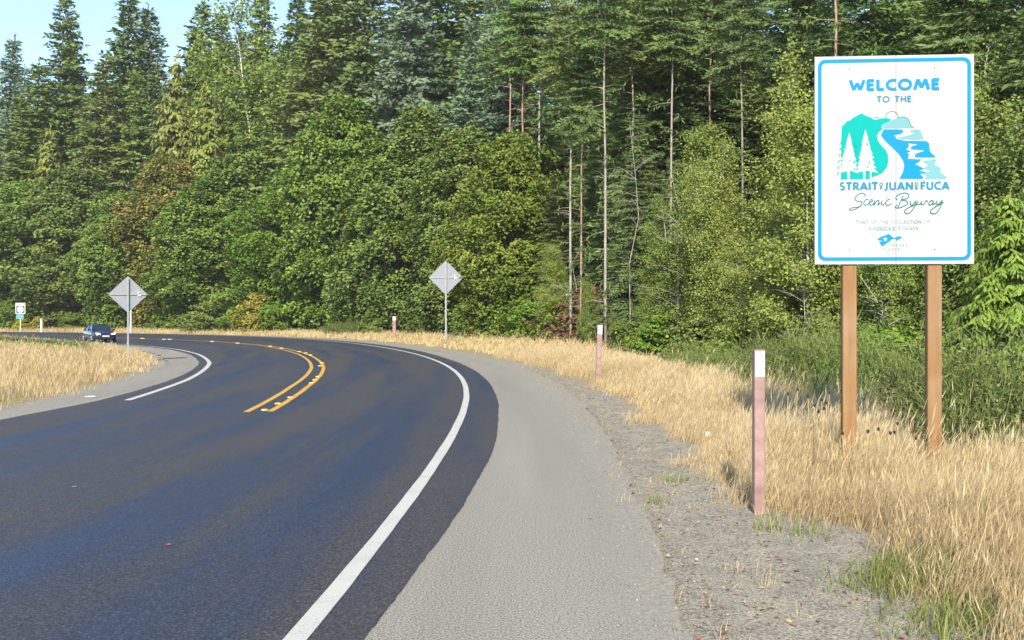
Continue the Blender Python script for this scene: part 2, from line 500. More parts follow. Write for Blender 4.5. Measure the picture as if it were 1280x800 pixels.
# ground sheet: fine near, coarse to the horizon
gx = np.unique(np.r_[np.linspace(-900,-120,14), np.arange(-120,-30,2.5), np.arange(-30,14,0.4), np.arange(14,80,2), np.linspace(80,900,14)])
gy = np.unique(np.r_[np.linspace(-300,-20,8), np.arange(-20,0,2), np.arange(0,75,0.45), np.arange(75,220,2.5), np.linspace(220,1500,14)])
XX, YY = np.meshgrid(gx, gy)
fx, fy = XX.ravel(), YY.ravel()
fz = terrain(fx, fy)
nx = len(gx)
ii, jj = np.meshgrid(np.arange(nx-1), np.arange(len(gy)-1))
a = (jj*nx+ii).ravel()
gm = npmesh('ground', np.c_[fx, fy, fz], np.c_[a, a+1, a+nx+1, a+nx], smooth=True)
gs_, gd_ = sd(fx, fy)
straw = np.where(gd_ > -2, sst(2.5, 3.7, gd_-np.interp(gs_, [5, 8, 10], [.6, .45, 0])), sst(0.0, 0.9, d_grass(gs_)-gd_))
soilv = np.where(gd_ > 0, sst(6.5, 9, gd_), 0)
for nm, val in (('straw', straw), ('soil', soilv)):
    at = gm.attributes.new(nm, 'FLOAT', 'POINT'); at.data.foreach_set('value', val.astype(np.float32))
tag(link('ground', gm, None, M['ground']), kind='structure')

def ribbon(name, da, db, z, s0, s1, material, step=0.5, jag=0.0, parent=None, cols=1):
    s = np.arange(s0, s1+1e-6, step)
    n = len(s)
    A = da(s)+jag*(rng.random(n)-.5); B = db(s)+jag*(rng.random(n)-.5)
    V = []; U = []
    for k in range(cols+1):
        d = A+(B-A)*k/cols
        x, y = at_sd(s, d)
        V.append(np.c_[x, y, np.full(n, z)]); U.append(np.c_[d, s])
    V = np.concatenate(V); U = np.concatenate(U)
    q = []
    for k in range(cols):
        i = np.arange(n-1)+k*n
        q.append(np.c_[i, i+n, i+n+1, i+1])
    q = np.concatenate(q)
    me = npmesh(name, V, q)
    uvl = me.uv_layers.new(name='lane')
    uvl.data.foreach_set('uv', U[q.ravel()].astype(np.float32).ravel())
    o = link(name, me, parent, material)
    return tag(o, kind='structure')

cst = lambda v: (lambda s: np.full(np.shape(s), v, float))
def wob(s, amp=0.07): return amp*(np.sin(s*1.9)+.6*np.sin(s*4.3+1)+.5*np.sin(s*9.1+2))
ribbon('paved_shoulder', lambda s: d_dark(s)-0.6, lambda s: np.interp(s,[0,5,20,50,80],[1.85,1.9,2.2,2.4,2.5])+wob(s*.6, .02)+.05*(rng.random(np.shape(s))-.5), 0.0, -25, 230, M['shoulder'], 0.2, cols=4)
ribbon('inner_shoulder', lambda s: d_grass(s)+.1+wob(s, .05), lambda s: d_left(s)+0.3, 0.0, -25, 200, M['shoulder'], 0.25, cols=4)
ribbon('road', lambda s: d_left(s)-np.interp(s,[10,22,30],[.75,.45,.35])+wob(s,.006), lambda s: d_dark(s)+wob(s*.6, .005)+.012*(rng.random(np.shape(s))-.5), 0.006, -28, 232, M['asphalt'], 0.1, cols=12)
ribbon('white_edge_line', lambda s: wob(s*1.1, .002)-.06-np.interp(s,[20,60],[0,.015]), lambda s: wob(s*1.0+2, .002)+.055+np.interp(s,[20,60],[0,.015]), 0.0105, -20, 225, M['white_paint'], 0.2)
ribbon('inner_edge_line', lambda s: d_left(s)-.07, lambda s: d_left(s)+.07, 0.0105, 18.5, 190, M['white_paint'], 0.25)
ribbon('yellow_line', lambda s: d_mid(s)-.245+wob(s,.003), lambda s: d_mid(s)-.135, 0.0105, 16.0, 190, M['yellow_paint'], 0.25)
ribbon('yellow_line', lambda s: d_mid(s)+.135, lambda s: d_mid(s)+.245+wob(s,.003), 0.0105, 16.1, 190, M['yellow_paint'], 0.25)

# ------------------------------------------------------------------ plants: prototypes
def kites(P, D, Nn, L, W, fold=0.0, tint=None):
    """leaves: base P, direction D, face normal Nn, length L, width W"""
    D = D/np.linalg.norm(D, axis=1, keepdims=True)
    Sd = np.cross(D, Nn); Sd /= np.linalg.norm(Sd, axis=1, keepdims=True)+1e-9
    Up = np.cross(Sd, D)
    L = np.broadcast_to(L, (len(P),))[:,None]; W = np.broadcast_to(W, (len(P),))[:,None]
    mid = P+D*L*.45
    V = np.stack([P, mid+Sd*W/2+Up*W*fold, P+D*L, mid-Sd*W/2+Up*W*fold], 1).reshape(-1, 3)
    b = np.arange(len(P))*4
    T = np.concatenate([np.c_[b, b+1, b+2], np.c_[b, b+2, b+3]])
    return V, T, (np.repeat(tint, 4) if tint is not None else None)

def unit(n, g):
    v = g.normal(size=(n, 3)); return v/np.linalg.norm(v, axis=1, keepdims=True)

def broadleaf(seed, H, R, npads, per, leaf, low=0.04, pad=(0.9, 1.7), flat=0.5, limbs=26, r0=0.35, top=1.0):
    g = np.random.default_rng(seed)
    # uneven crown: a few lobes push the outline in and out
    lobes = [(g.uniform(0, 2*math.pi), g.uniform(.1, .95), g.uniform(.6, 1.3)) for _ in range(9)]
    cl = []
    while len(cl) < npads:
        t = g.uniform(low, 1)
        prof = max(.05, 1-abs((t-.4)/.61)**2.8)**.5
        th = g.uniform(0, 2*math.pi)
        k = 0.78
        for la, lt, lk in lobes:
            k += 0.3*lk*math.exp(-((math.cos(th-la)-1)**2)/.18-((t-lt)/.16)**2)-.03
        rr = R*prof*k*(1-(g.random()**2.2)*.55)
        cl.append((rr*math.cos(th), rr*math.sin(th), t*H*top, rr/(R*prof+.01)))
    cl = np.array(cl)
    mb = MB()
    tr = [(0,0,-.4), (.05*R*g.normal(),.05*R*g.normal(),H*.2), (.07*R*g.normal(),.07*R*g.normal(),H*.45), (.05*R,0,H*.85)]
    mb.tube(tr, [r0*1.2, r0, r0*.65, r0*.12], 8)
    for i in g.choice(len(cl), limbs, replace=False):
        e = Vector(cl[i,:3]); z0 = max(H*.08, e.z*g.uniform(.4, .75))
        b = Vector((0,0,z0)); mid = b.lerp(e, .5)+Vector((0,0,-.04*H*g.random()))
        mb.tube([b, mid, e], [r0*.32, r0*.18, .02], 5, False)
    Ps, Ds, Ns, Ts = [], [], [], []
    for c in cl:
        n = int(per*g.uniform(.7, 1.3))
        a = g.uniform(*pad)
        u = unit(n, g); u[:,2] = np.abs(u[:,2])*np.where(g.random(n) < .8, 1, -.6)
        q = c[:3]+u*np.array([a, a, a*flat])*(1-.35*g.random((n,1))**2)
        out = np.array([c[0], c[1], 0])/max(1e-3, math.hypot(c[0], c[1]))
        nn = u*.55+np.array([0,0,.4])+out*.75+g.normal(size=(n,3))*.34
        dd = u*np.array([1,1,.2])+out*.4+np.array([0,0,-.45])+g.normal(size=(n,3))*.4
        Ps.append(q); Ds.append(dd); Ns.append(nn)
        Ts.append(np.clip(.15+.5*g.random()+.12*u[:,2]+g.normal(size=n)*.15, 0, 1))
    P = np.concatenate(Ps); T = np.concatenate(Ts)
    V, F_, tt = kites(P, np.concatenate(Ds), np.concatenate(Ns), leaf*g.uniform(.75,1.25,len(P)), leaf*g.uniform(.7,1.05,len(P)), .12, T)
    return mb, npmesh('crown', V, F_, tt)

def conifer(seed, H, R, base=.06, whorl=.55, nb=6, step=.33, blade=.42, wid=.13, droop=.35, hang=.0, r0=.35, power=.8, ragged=.3, gaps=0.0, tall_top=True):
    g = np.random.default_rng(seed)
    mb = MB()
    k = 7
    wig = [(g.normal()*.012*H*(i/k)*.5, g.normal()*.012*H*(i/k)*.5) for i in range(k+1)]
    tz = [-.4+(H+.4)*i/k for i in range(k+1)]
    mb.tube([(wig[i][0], wig[i][1], tz[i]) for i in range(k+1)], [r0*(1-i/k)**.85+.015 for i in range(k+1)], 8)
    P, D, Nn, T = [], [], [], []
    z = base*H
    if base > .3:                                   # dead stubs and thin twigs on the bare trunk
        for q in range(60):
            zz = g.uniform(.06, base)*H; th = g.uniform(0, 6.28); Ls = g.uniform(.3, 2.0)
            c = Vector((np.interp(zz, tz, [w[0] for w in wig]), np.interp(zz, tz, [w[1] for w in wig]), zz))
            e = c+Vector((math.cos(th)*Ls, math.sin(th)*Ls, g.uniform(-.35, .25)*Ls))
            mb.tube([c, c.lerp(e, .5)+Vector((0, 0, .06*Ls)), e], [.025, .014, .004], 3, False)
            if g.random() < .35:
                n = 14; u = g.random(n)[:,None]
                P.append(np.array(c)+(np.array(e)-np.array(c))*(.4+.6*u)+g.normal(size=(n,3))*.1)
                D.append(g.normal(size=(n,3))+np.array([0,0,-.6])); Nn.append(unit(n, g)+np.array([0,0,.5])); T.append(np.clip(g.normal(.4,.15,n),0,1))
    ang = 0
    while z < H*.985:
        t = (z-base*H)/(H*(1-base))
        n = max(3, int(nb*(1-.35*t)+g.normal()*.8))
        for b in range(n):
            if g.random() < gaps*(1-t*.6): continue
            ang += 2.399+g.normal()*.3
            Lb = R*((1-t)**power)*min(1, .55+2.2*t+.2)*g.uniform(1-ragged, 1+ragged*.6)+.2
            up0 = .15+.55*t-.35*droop
            zz = z+g.normal()*whorl*.3
            h = np.array([math.cos(ang), math.sin(ang), 0]); sdv = np.array([-h[1], h[0], 0])
            m = max(3, int(Lb/step))
            u = (np.arange(m)+g.random(m)*.6)/m
            cz = up0*u*Lb-droop*Lb*u**2*.9+.12*Lb*u**4*(1-hang)
            c0 = np.array([np.interp(zz, tz, [w[0] for w in wig]), np.interp(zz, tz, [w[1] for w in wig]), zz])
            C = c0+h*(u*Lb)[:,None]+np.array([0,0,1])*cz[:,None]
            if Lb > 1.2 and g.random() < .5:
                mb.tube([c0, C[m//2], C[-1]], [.035*r0/.35+.01, .02, .008], 4, False)
            tb = .35+.3*g.random()
            for sgn in (-1, 1):
                tw = (.12+.42*(1-u)*np.minimum(1, u*4+.25))*Lb*.9*g.uniform(.7, 1.2, m)
                tw = np.minimum(tw, 1.5)+.12
                nn = np.maximum(1, np.ceil(tw/(blade*.62))).astype(int)
                for i in range(m):
                    w = (np.arange(nn[i])+.15)/nn[i]*tw[i]
                    dirv = h*.75+sdv*sgn*.8+np.array([0,0,-.25*droop-hang*.9])
                    dirv /= np.linalg.norm(dirv)
                    q = C[i]+dirv*w[:,None]+np.array([0,0,-1])*(hang*.5*w**2)[:,None]
                    P.append(q)
                    dd = np.repeat(dirv[None], nn[i], 0)+g.normal(size=(nn[i],3))*.33+np.array([0,0,-hang*1.1])
                    D.append(dd)
                    Nn.append(np.repeat(np.array([[0,0,.7]]), nn[i], 0)+(h*(.2*hang+1.0))[None]+g.normal(size=(nn[i],3))*.4)
                    T.append(np.clip(tb+.25*u[i]+g.normal(size=nn[i])*.13-.12, 0, 1))
            # leader of the branch
            P.append(C[-1:]); D.append((h+np.array([0,0,.1-hang]))[None]); Nn.append(np.array([[0,0,1.]])); T.append(np.array([min(1, tb+.3)]))
        z += whorl*(1-.45*t)*g.uniform(.75, 1.25)
    # top shoot
    for q in range(10):
        P.append(np.array([[wig[-1][0], wig[-1][1], H-q*.13]])); D.append(np.array([[g.normal()*.5, g.normal()*.5, 1.0]])); Nn.append(unit(1, g)); T.append(np.array([.6]))
    P = np.concatenate(P); T = np.concatenate(T)
    V, F_, tt = kites(P, np.concatenate(D), np.concatenate(Nn), blade*g.uniform(.7,1.3,len(P)), wid*g.uniform(.7,1.3,len(P)), .1, T)
    return mb, npmesh('crown', V, F_, tt)

def slender(seed, H, R, stems=1, nbr=60, per=46, leaf=.1, r0=.09, low=.15, asc=.75, clus=.3, lean=.05):
    """thin pale-stemmed tree with rising branches and small leaves"""
    g = np.random.default_rng(seed)
    mb = MB(); P, D, Nn, T = [], [], [], []
    for sm in range(stems):
        ox, oy = (0, 0) if stems == 1 else (g.normal()*.5, g.normal()*.5)
        lx, ly = g.normal()*lean*H, g.normal()*lean*H
        k = 6
        pts = [(ox+lx*(i/k)**1.3+g.normal()*.05, oy+ly*(i/k)**1.3+g.normal()*.05, -.3+(H+.3)*i/k*(1 if sm == 0 else .85)) for i in range(k+1)]
        mb.tube(pts, [r0*(1-.93*i/k)*(1 if sm == 0 else .7) for i in range(k+1)], 6)
        pa = np.array(pts)
        for b in range(nbr//stems):
            t = low+(1-low)*g.random()**.85
            z0 = t*pa[-1,2]
            c0 = np.array([np.interp(z0, pa[:,2], pa[:,0]), np.interp(z0, pa[:,2], pa[:,1]), z0])
            th = g.uniform(0, 2*math.pi)
            Lb = R*(1.1-t)**.6*g.uniform(.5, 1.15)*min(1, .5+2*t)
            e = asc*g.uniform(.5, 1.2)
            h = np.array([math.cos(th), math.sin(th), e]); h /= np.linalg.norm(h)
            p1 = c0+h*Lb*.55; p2 = c0+h*Lb+np.array([0,0,-.12*Lb])
            mb.tube([c0, p1, p2], [max(.008, r0*.3*(1.1-t)), .009, .004], 4, False)
            n = int(per*Lb/R*g.uniform(.7, 1.4))+6
            u = .2+.85*g.random(n)**.7
            u = np.minimum(u, 1.08)
            q = c0+(p1-c0)*(np.minimum(u, .55)/.55)[:,None]+(p2-p1)*(np.maximum(u-.55, 0)/.45)[:,None]+g.normal(size=(n,3))*clus*(.4+.5*u)[:,None]
            P.append(q); D.append(g.normal(size=(n,3))*.6+np.array([0,0,-.5])+h*.4); Nn.append(g.normal(size=(n,3))*.55+np.array([0,0,.6])+h*np.array([.7,.7,.1]))
            T.append(np.clip(.3+.3*g.random()+g.normal(size=n)*.17, 0, 1))
    P = np.concatenate(P); T = np.concatenate(T)
    V, F_, tt = kites(P, np.concatenate(D), np.concatenate(Nn), leaf*g.uniform(.7,1.4,len(P)), leaf*g.uniform(.5,.85,len(P)), .12, T)
    return mb, npmesh('crown', V, F_, tt)

def broom(seed, H=1.8, R=.95, n=14000):
    g = np.random.default_rng(seed)
    th = g.uniform(0, 2*math.pi, n); r = R*np.sqrt(g.random(n))
    base = np.c_[r*.75*np.cos(th), r*.75*np.sin(th), H*.8*g.random(n)**.8*(1-.5*(r/R)**2)]
    d = np.c_[np.cos(th)*.3*r/R, np.sin(th)*.3*r/R, np.ones(n)]+g.normal(size=(n,3))*.42
    base[:,2] *= 1+.35*np.sin(th*3+seed)*np.sin(r/R*5+seed)
    base += np.c_[np.cos(th), np.sin(th), 0*th]*(base[:,2:3]*.28*(r/R)[:,None])
    L = H*g.uniform(.06, .2, n)*(.6+.8*g.random(n)**2)
    small = g.random(n) < .75
    d = np.where(small[:,None], g.normal(size=(n,3))+np.array([0,0,.5]), d)
    L = np.where(small, g.uniform(.035, .09, n), L)
    W = np.where(small, g.uniform(.012, .026, n), .011*g.uniform(.7,1.5,n))
    V, T, tt = kites(base, d, unit(n, g)+np.array([0,-.0,.3]), L, W, 0, np.clip(.3+.3*base[:,2]/H+g.normal(size=n)*.2, 0, 1))
    return npmesh('foliage', V, T, tt)

def make_tree(name, mb_me, leaf, bark, label, cat='tree', group=None):
    mb, me = mb_me
    t = thing(name, (0,0,0), label, cat, group)
    mb.build('trunk', bark, t)
    c = link('crown', me, t, leaf)
    return t
PROTO = {}
def define(key, name, fn, cat='tree'):
    PROTO[key] = [name, fn, cat, None]
def plant(key, x, y, height, leaf, bark, label, group=None, width=1.0, rz=None, sink=0.1, tilt=0.0):
    """one plant: the first of a kind is the prototype itself, later ones copy it and its parts"""
    name, fn, cat, root = PROTO[key]
    if root is None:
        mb, me = fn()
        h0 = max(v.co.z for v in me.vertices)
        t = thing(name, (0,0,0), label, cat, group)
        if mb is not None:
            mb.build('trunk', bark, t)
        link('crown' if mb is not None else 'foliage', me, t, leaf)
        t['h0'] = h0
        PROTO[key][3] = t
    else:
        t = root.copy(); COL.objects.link(t)
        for ch in root.children:
            c = ch.copy(); COL.objects.link(c); c.parent = t
        tag(t, label, cat)
        if group: t['group'] = group
        elif 'group' in t: del t['group']
    k = height/t['h0']
    t.location = (x, y, ground_z(x, y)-sink)
    t.rotation_euler = (tilt*random.uniform(-1,1), tilt*random.uniform(-1,1), random.uniform(0, 6.28) if rz is None else rz)
    t.scale = (k*width, k*width, k)
    for c in t.children:
        want = bark if c.name.startswith('trunk') else leaf
        if want is not None:
            c.material_slots[0].link = 'OBJECT'
            c.material_slots[0].material = want
    return t

for i, sdn in enumerate((11, 23, 37)):
    define(f'maple{i}', 'maple_tree', lambda sdn=sdn: broadleaf(sdn, 24, 8.0, 330, 150, .37, low=.02, pad=(.8,1.9), flat=.95))
for i, sdn in enumerate((5, 9)):
    define(f'fir{i}', 'fir_tree', lambda sdn=sdn: conifer(sdn, 34, 6.0, base=.06, whorl=.56, nb=8, step=.4, blade=.52, wid=.25, droop=.4, ragged=.55, gaps=.1))
define('fir2', 'fir_tree', lambda: conifer(14, 34, 4.8, base=.05, whorl=.5, nb=8, step=.38, blade=.5, wid=.22, droop=.3, ragged=.45, gaps=.06))
define('tallfir0', 'fir_tree', lambda: conifer(31, 30, 3.6, base=.66, whorl=.42, nb=7, step=.3, blade=.4, wid=.12, droop=.5, ragged=.5, gaps=.15, r0=.12))
define('tallfir1', 'fir_tree', lambda: conifer(33, 30, 5.0, base=.08, whorl=.5, nb=8, step=.27, blade=.42, wid=.125, droop=.55, ragged=.45, gaps=.04, r0=.32))
define('cedar0', 'cedar_tree', lambda: conifer(41, 20, 4.2, base=.03, whorl=.38, nb=7, step=.28, blade=.46, wid=.17, droop=.6, hang=.75, ragged=.35, r0=.25))
define('cedar_near', 'cedar_tree', lambda: conifer(43, 11, 3.4, base=.02, whorl=.22, nb=8, step=.15, blade=.28, wid=.09, droop=.6, hang=.7, ragged=.35, r0=.16))
define('alder0', 'alder_tree', lambda: slender(51, 14, 3.0, 1, 230, 250, .135, .1, .06))
define('alder1', 'alder_tree', lambda: slender(53, 14, 3.2, 3, 250, 220, .135, .09, .05, lean=.07))
define('willow0', 'willow_tree', lambda: slender(57, 14, 2.3, 2, 270, 250, .125, .09, .04, asc=1.3, clus=.3))
define('shrub0', 'shrub', lambda: broadleaf(61, 3, 1.7, 70, 90, .16, low=.02, pad=(.3,.6), flat=.7, limbs=10, r0=.04), 'shrub')
define('shrub1', 'shrub', lambda: broadleaf(67, 3, 2.0, 76, 90, .16, low=.02, pad=(.3,.65), flat=.6, limbs=10, r0=.04), 'shrub')
for i in range(3):
    define(f'broom{i}', 'broom_bush', lambda i=i: (None, broom(71+i)), 'bush')

def top_h(px, ytop, x, y):
    return (Y0-ytop)/F*y+EYE-ground_z(x, y)

# maples along the outside of the bend: photo column, offset, top row, leaf colour, label
maples = [
 (22, 11, 222, 'maple', 'round green maple behind the route shield sign at the far end of the bend'),
 (92, 12, 204, 'maple', 'bushy dark green maple behind the dark blue car'),
 (150, 11, 235, 'maple', 'green maple right behind the diamond sign of the inner verge'),
 (212, 12, 188, 'maple_orange', 'maple with orange turning leaves at the top of its crown'),
 (268, 11, 215, 'maple', 'broad green maple just right of the orange topped maple'),
 (318, 15, 165, 'maple', 'tall green maple below the leafy birch on the skyline'),
 (372, 11, 205, 'maple', 'wide green maple above the yellow shrub of the far verge'),
 (432, 12, 112, 'maple', 'tallest bright green maple at the middle of the bend'),
 (488, 11, 170, 'maple', 'green maple above the small red marker post of the far verge'),
 (528, 14, 128, 'maple', 'tall green maple just left of the bare backed diamond sign on the outer verge'),
 (582, 12, 150, 'maple', 'dense green maple behind the diamond sign of the outer verge'),
 (640, 9.5, 158, 'maple_yellow', 'yellowing maple beside the first pale bare trunk'),
 (684, 12, 235, 'maple_yellow', 'small yellow tinged maple at the foot of the pale bare trunks'),
]
for i, (px, d, yt, lf, lab) in enumerate(maples):
    x, y = place(px, d)
    plant(f'maple{i%3}', x, y, top_h(px, yt, x, y), M[lf], M['bark'], lab, 'maples along the outside of the bend', width=random.uniform(.95, 1.2)*(1.25 if yt > 200 else 1.0))

# conifers on the skyline and in the wall of forest behind
firs = [
 (8, 26, 38, 'fir2', 'fir_blue', 'bluish fir at the left end of the skyline'),
 (88, 22, -22, 'fir0', 'fir', 'tall ragged fir standing alone against the sky left of the twin firs'),
 (52, 18, 72, 'fir2', 'fir_olive', 'shorter fir below the sky gap between two taller firs'),
 (150, 24, -18, 'fir1', 'fir', 'tall dark fir with a twin close on its right'),
 (181, 27, -4, 'fir2', 'fir_blue', 'slim right hand twin of a tall dark fir'),
 (122, 18, 62, 'fir1', 'fir_olive', 'mid green fir standing in front of the twin firs'),
 (240, 25, -6, 'fir0', 'fir', 'fir with a pointed top at the right of the wide sky gap'),
 (264, 27, 2, 'fir2', 'fir', 'slim pointed fir beside the yellow green cedar'),
 (297, 30, 26, 'fir2', 'fir_blue', 'small fir tip in the narrow sky gap beside the birch'),
 (322, 28, -30, 'fir1', 'fir_olive', 'olive fir behind the leafy birch'),
 (398, 18, -60, 'fir0', 'fir_olive', 'olive green fir right of the leafy birch'),
 (446, 20, -120, 'fir1', 'fir', 'broad dark fir rising out of the frame behind the tallest maple'),
 (505, 17, -100, 'fir0', 'fir_blue', 'silvery blue fir above the maples at the middle of the bend'),
 (540, 24, -140, 'fir1', 'fir', 'dark fir behind the silvery blue firs'),
 (592, 15, 20, 'fir2', 'fir_blue', 'silvery blue fir with its tip below the small sky gap'),
 (622, 22, -60, 'fir1', 'fir_blue', 'bluish fir left of the row of pale bare trunks'),
 (30, 16, 118, 'fir1', 'fir_olive', 'olive fir above the maple with the route shield sign at its foot'),
 (345, 17, 60, 'fir0', 'fir', 'dark green fir under the leafy birch'),
 (70, 20, 98, 'fir0', 'fir', 'green fir filling the gap left of the tall ragged fir'),
 (104, 23, 42, 'fir2', 'fir_olive', 'narrow olive fir between the tall ragged fir and the twin firs'),
 (172, 21, 82, 'fir0', 'fir_olive', 'wide olive fir at the foot of the twin firs'),
 (203, 24, 78, 'fir1', 'fir', 'green fir under the wide sky gap'),
 (232, 25, 48, 'fir2', 'fir_olive', 'short olive fir left of the fir with the pointed top'),
 (283, 22, 62, 'fir1', 'fir', 'green fir below the narrow sky gap'),
 (372, 26, -20, 'fir2', 'fir', 'dark fir right behind the pale limbed birch'),
 (425, 26, -80, 'fir1', 'fir_olive', 'olive fir deep behind the broad dark fir'),
 (566, 25, 14, 'fir1', 'fir', 'green fir right under the small sky gap at the top'),
 (606, 26, -90, 'fir0', 'fir', 'dark fir right of the small sky gap at the top'),
]
for px, d, yt, k, lf, lab in firs:
    x, y = place(px, d)
    plant(k, x, y, top_h(px, yt, x, y), M[lf], M['bark'], lab, 'firs along the skyline', width=random.uniform(.92, 1.4), tilt=.03)
for px, d, yt, lf, lab in [(220, 17, 64, 'cedar_yellow', 'yellow green drooping cedar above the orange topped maple'),
                           (262, 16, 92, 'cedar_yellow', 'yellow green cedar right of the taller cedar on the skyline'),
                           (60, 15, 150, 'cedar_yellow', 'olive cedar between the maples above the parked looking far road')]:
    x, y = place(px, d)
    plant('cedar0', x, y, top_h(px, yt, x, y), M[lf], M['bark_brown'], lab.replace('parked looking far road', 'far road'), 'cedars of the forest edge', width=1.15)
for px, d, yt, lab in [(348, 24, -22, 'loose leafy birch with pale limbs against the sky'), (368, 20, 34, 'pale limbed birch leaning beside the dark firs')]:
    x, y = place(px, d)
    plant('alder1', x, y, top_h(px, yt, x, y), M['alder'], M['bark_white'], lab, width=1.25)

# the stand of tall trees right of the maples: pale trunks in full view
stand = [
 (637, 16, -130, 'tallfir0', 'fir_blue', 'bark_brown', 'fir whose brown trunk shows above the yellowing maple'),
 (673, 12, -110, 'tallfir0', 'fir', 'bark_pale', 'fir with the leftmost pale bare trunk of the roadside stand'),
 (713, 8.6, -70, 'tallfir0', 'fir_olive', 'bark_pale', 'fir with a long pale trunk bare down to the grass beside a thinner one'),
 (757, 9.2, -150, 'tallfir0', 'fir', 'bark_pale', 'fir with a straight pale trunk beside the reddish dead bush'),
 (655, 11, -90, 'tallfir0', 'fir', 'bark_brown', 'fir with a thin grey brown trunk left of the row of pale trunks'),
 (726, 8.9, 20, 'tallfir0', 'fir', 'bark_brown', 'thin brown trunked fir just right of the long pale trunk'),
 (790, 12, -100, 'tallfir0', 'fir_olive', 'bark_pale', 'fir with a thin pale trunk at the right of the dark gap'),
 (838, 13, -120, 'tallfir0', 'fir', 'bark_pale', 'fir with a thin pale trunk behind the slim yellow green willow'),
 (888, 16, -140, 'tallfir0', 'fir', 'bark_brown', 'thin brown trunked fir between the two pale willows'),
 (776, 18, -120, 'tallfir1', 'fir', 'bark_brown', 'fir with a thick brown trunk deep in the dark gap of the stand'),
 (735, 17, 120, 'tallfir1', 'fir_olive', 'bark_pale', 'small olive fir between two pale trunks'),
 (700, 20, -40, 'tallfir1', 'fir', 'bark', 'dark fir behind the long pale trunk'),
 (815, 14, -160, 'tallfir1', 'fir', 'bark_brown', 'big fir with drooping limbs above the dark gap'),
 (860, 17, -200, 'tallfir1', 'fir', 'bark_brown', 'big dark fir right of the dark gap'),
 (692, 11, 215, 'tallfir1', 'fir_olive', 'bark', 'young olive fir beside the leftmost pale trunk'),
 (742, 13, 175, 'tallfir1', 'fir', 'bark', 'young green fir just left of the straight pale trunk'),
 (800, 11, 135, 'tallfir1', 'fir', 'bark', 'young fir with spreading boughs above the white bare branches'),
 (905, 20, -180, 'tallfir1', 'fir_olive', 'bark', 'fir behind the pale green willow'),
 (929, 15, -90, 'tallfir0', 'fir', 'bark_pale', 'fir with a grey trunk left of the pale green willow'),
 (1043, 14, -330, 'tallfir0', 'fir_olive', 'bark_brown', 'pine with a bare reddish brown trunk above the top edge of the welcome sign'),
 (1010, 22, -180, 'tallfir1', 'fir', 'bark', 'dark fir behind the left edge of the welcome sign'),
 (1090, 18, -260, 'tallfir1', 'fir', 'bark', 'dark fir above the middle of the welcome sign'),
 (1150, 21, -240, 'tallfir1', 'fir_olive', 'bark', 'olive fir above the right half of the welcome sign'),
 (1210, 16, -260, 'tallfir1', 'fir', 'bark', 'dark fir at the top right corner of the welcome sign'),
 (1265, 19, -260, 'tallfir1', 'fir', 'bark', 'dark fir above the bright green drooping cedar'),
 (1330, 16, -200, 'tallfir1', 'fir', 'bark', 'dark fir at the right edge of the picture'),
]
for px, d, yt, k, lf, bk, lab in stand:
    x, y = place(px, d)
    plant(k, x, y, top_h(px, yt, x, y), M[lf], M[bk], lab, 'tall firs right of the maples', width=random.uniform(.9, 1.1)*(.8 if k == 'tallfir0' else 1.05))

# a last dense row closing the view through the forest
for i, px in enumerate(list(range(-60, 640, 46))+list(range(660, 1400, 40))):
    d = random.uniform(32, 42) if px < 640 else random.uniform(24, 34)
    x, y = place(px, d)
    yt = 95 + random.uniform(-20, 30) if px < 330 else random.uniform(20, 50) if px < 740 else random.uniform(-60, 0)
    plant(('fir0','fir1','tallfir1')[i%3], x, y, top_h(px, yt, x, y), M['fir'], M['bark'],
          'dark green fir deep in the forest '+('behind the far maples on the left' if px < 300 else 'behind the tallest maple' if px < 560 else 'behind the row of pale bare trunks' if px < 860 else 'behind the pale willows' if px < 1010 else 'behind the welcome sign' if px < 1225 else 'beyond the drooping cedar at the right edge'), 'firs in the back of the forest', width=1.25)

# slender leafy trees near the welcome sign
leafy = [
 (868, 10.8, 165, 'willow0', 'alder_pale', 'slim yellow green willow between the dark gap and the tall pale willow'),
 (695, 9.5, 300, 'alder0', 'alder_pale', 'low pale alder leaning over the foot of the leftmost pale trunk'),
 (738, 8.8, 345, 'alder0', 'alder', 'sparse low alder between the two longest pale trunks'),
 (775, 9.0, 385, 'alder1', 'alder', 'low green alder just right of the middle red marker post'),
 (955, 9.4, 330, 'willow0', 'alder_pale', 'short pale willow above the near red marker post'),
 (975, 11.5, 28, 'willow0', 'alder_pale', 'tall pale green willow left of the welcome sign'),
 (905, 10.5, 190, 'willow0', 'alder_pale', 'yellowish green willow behind the near red marker post'),
 (1012, 10.5, 120, 'alder0', 'alder_pale', 'light green alder at the left edge of the welcome sign'),
 (850, 11.5, 240, 'alder1', 'alder', 'green alder with white stems beside the dark gap'),
 (940, 10, 250, 'alder1', 'alder_pale', 'low pale alder under the tall pale willow'),
 (1060, 12, 60, 'alder0', 'alder', 'alder behind the left post of the welcome sign'),
 (1105, 11.5, 250, 'alder1', 'alder', 'white stemmed alder seen between the two posts of the welcome sign'),
 (1140, 12.5, 180, 'alder0', 'alder', 'green alder beside the right post of the welcome sign'),
 (1225, 13.5, 110, 'alder0', 'alder', 'alder rising beyond the right edge of the welcome sign'),
 (1268, 14.0, 60, 'alder1', 'alder', 'alder above the bright green drooping cedar'),
 (1180, 14.5, 40, 'alder1', 'alder', 'alder behind the right half of the welcome sign'),
 (815, 10.5, 330, 'alder0', 'alder', 'small green alder with a white stem in front of the dark gap'),
 (1240, 12.5, 262, 'alder0', 'alder', 'low alder between the right sign post and the drooping cedar'),
 (880, 12.5, 140, 'alder0', 'alder', 'alder with sparse leaves left of the pale willows'),
]
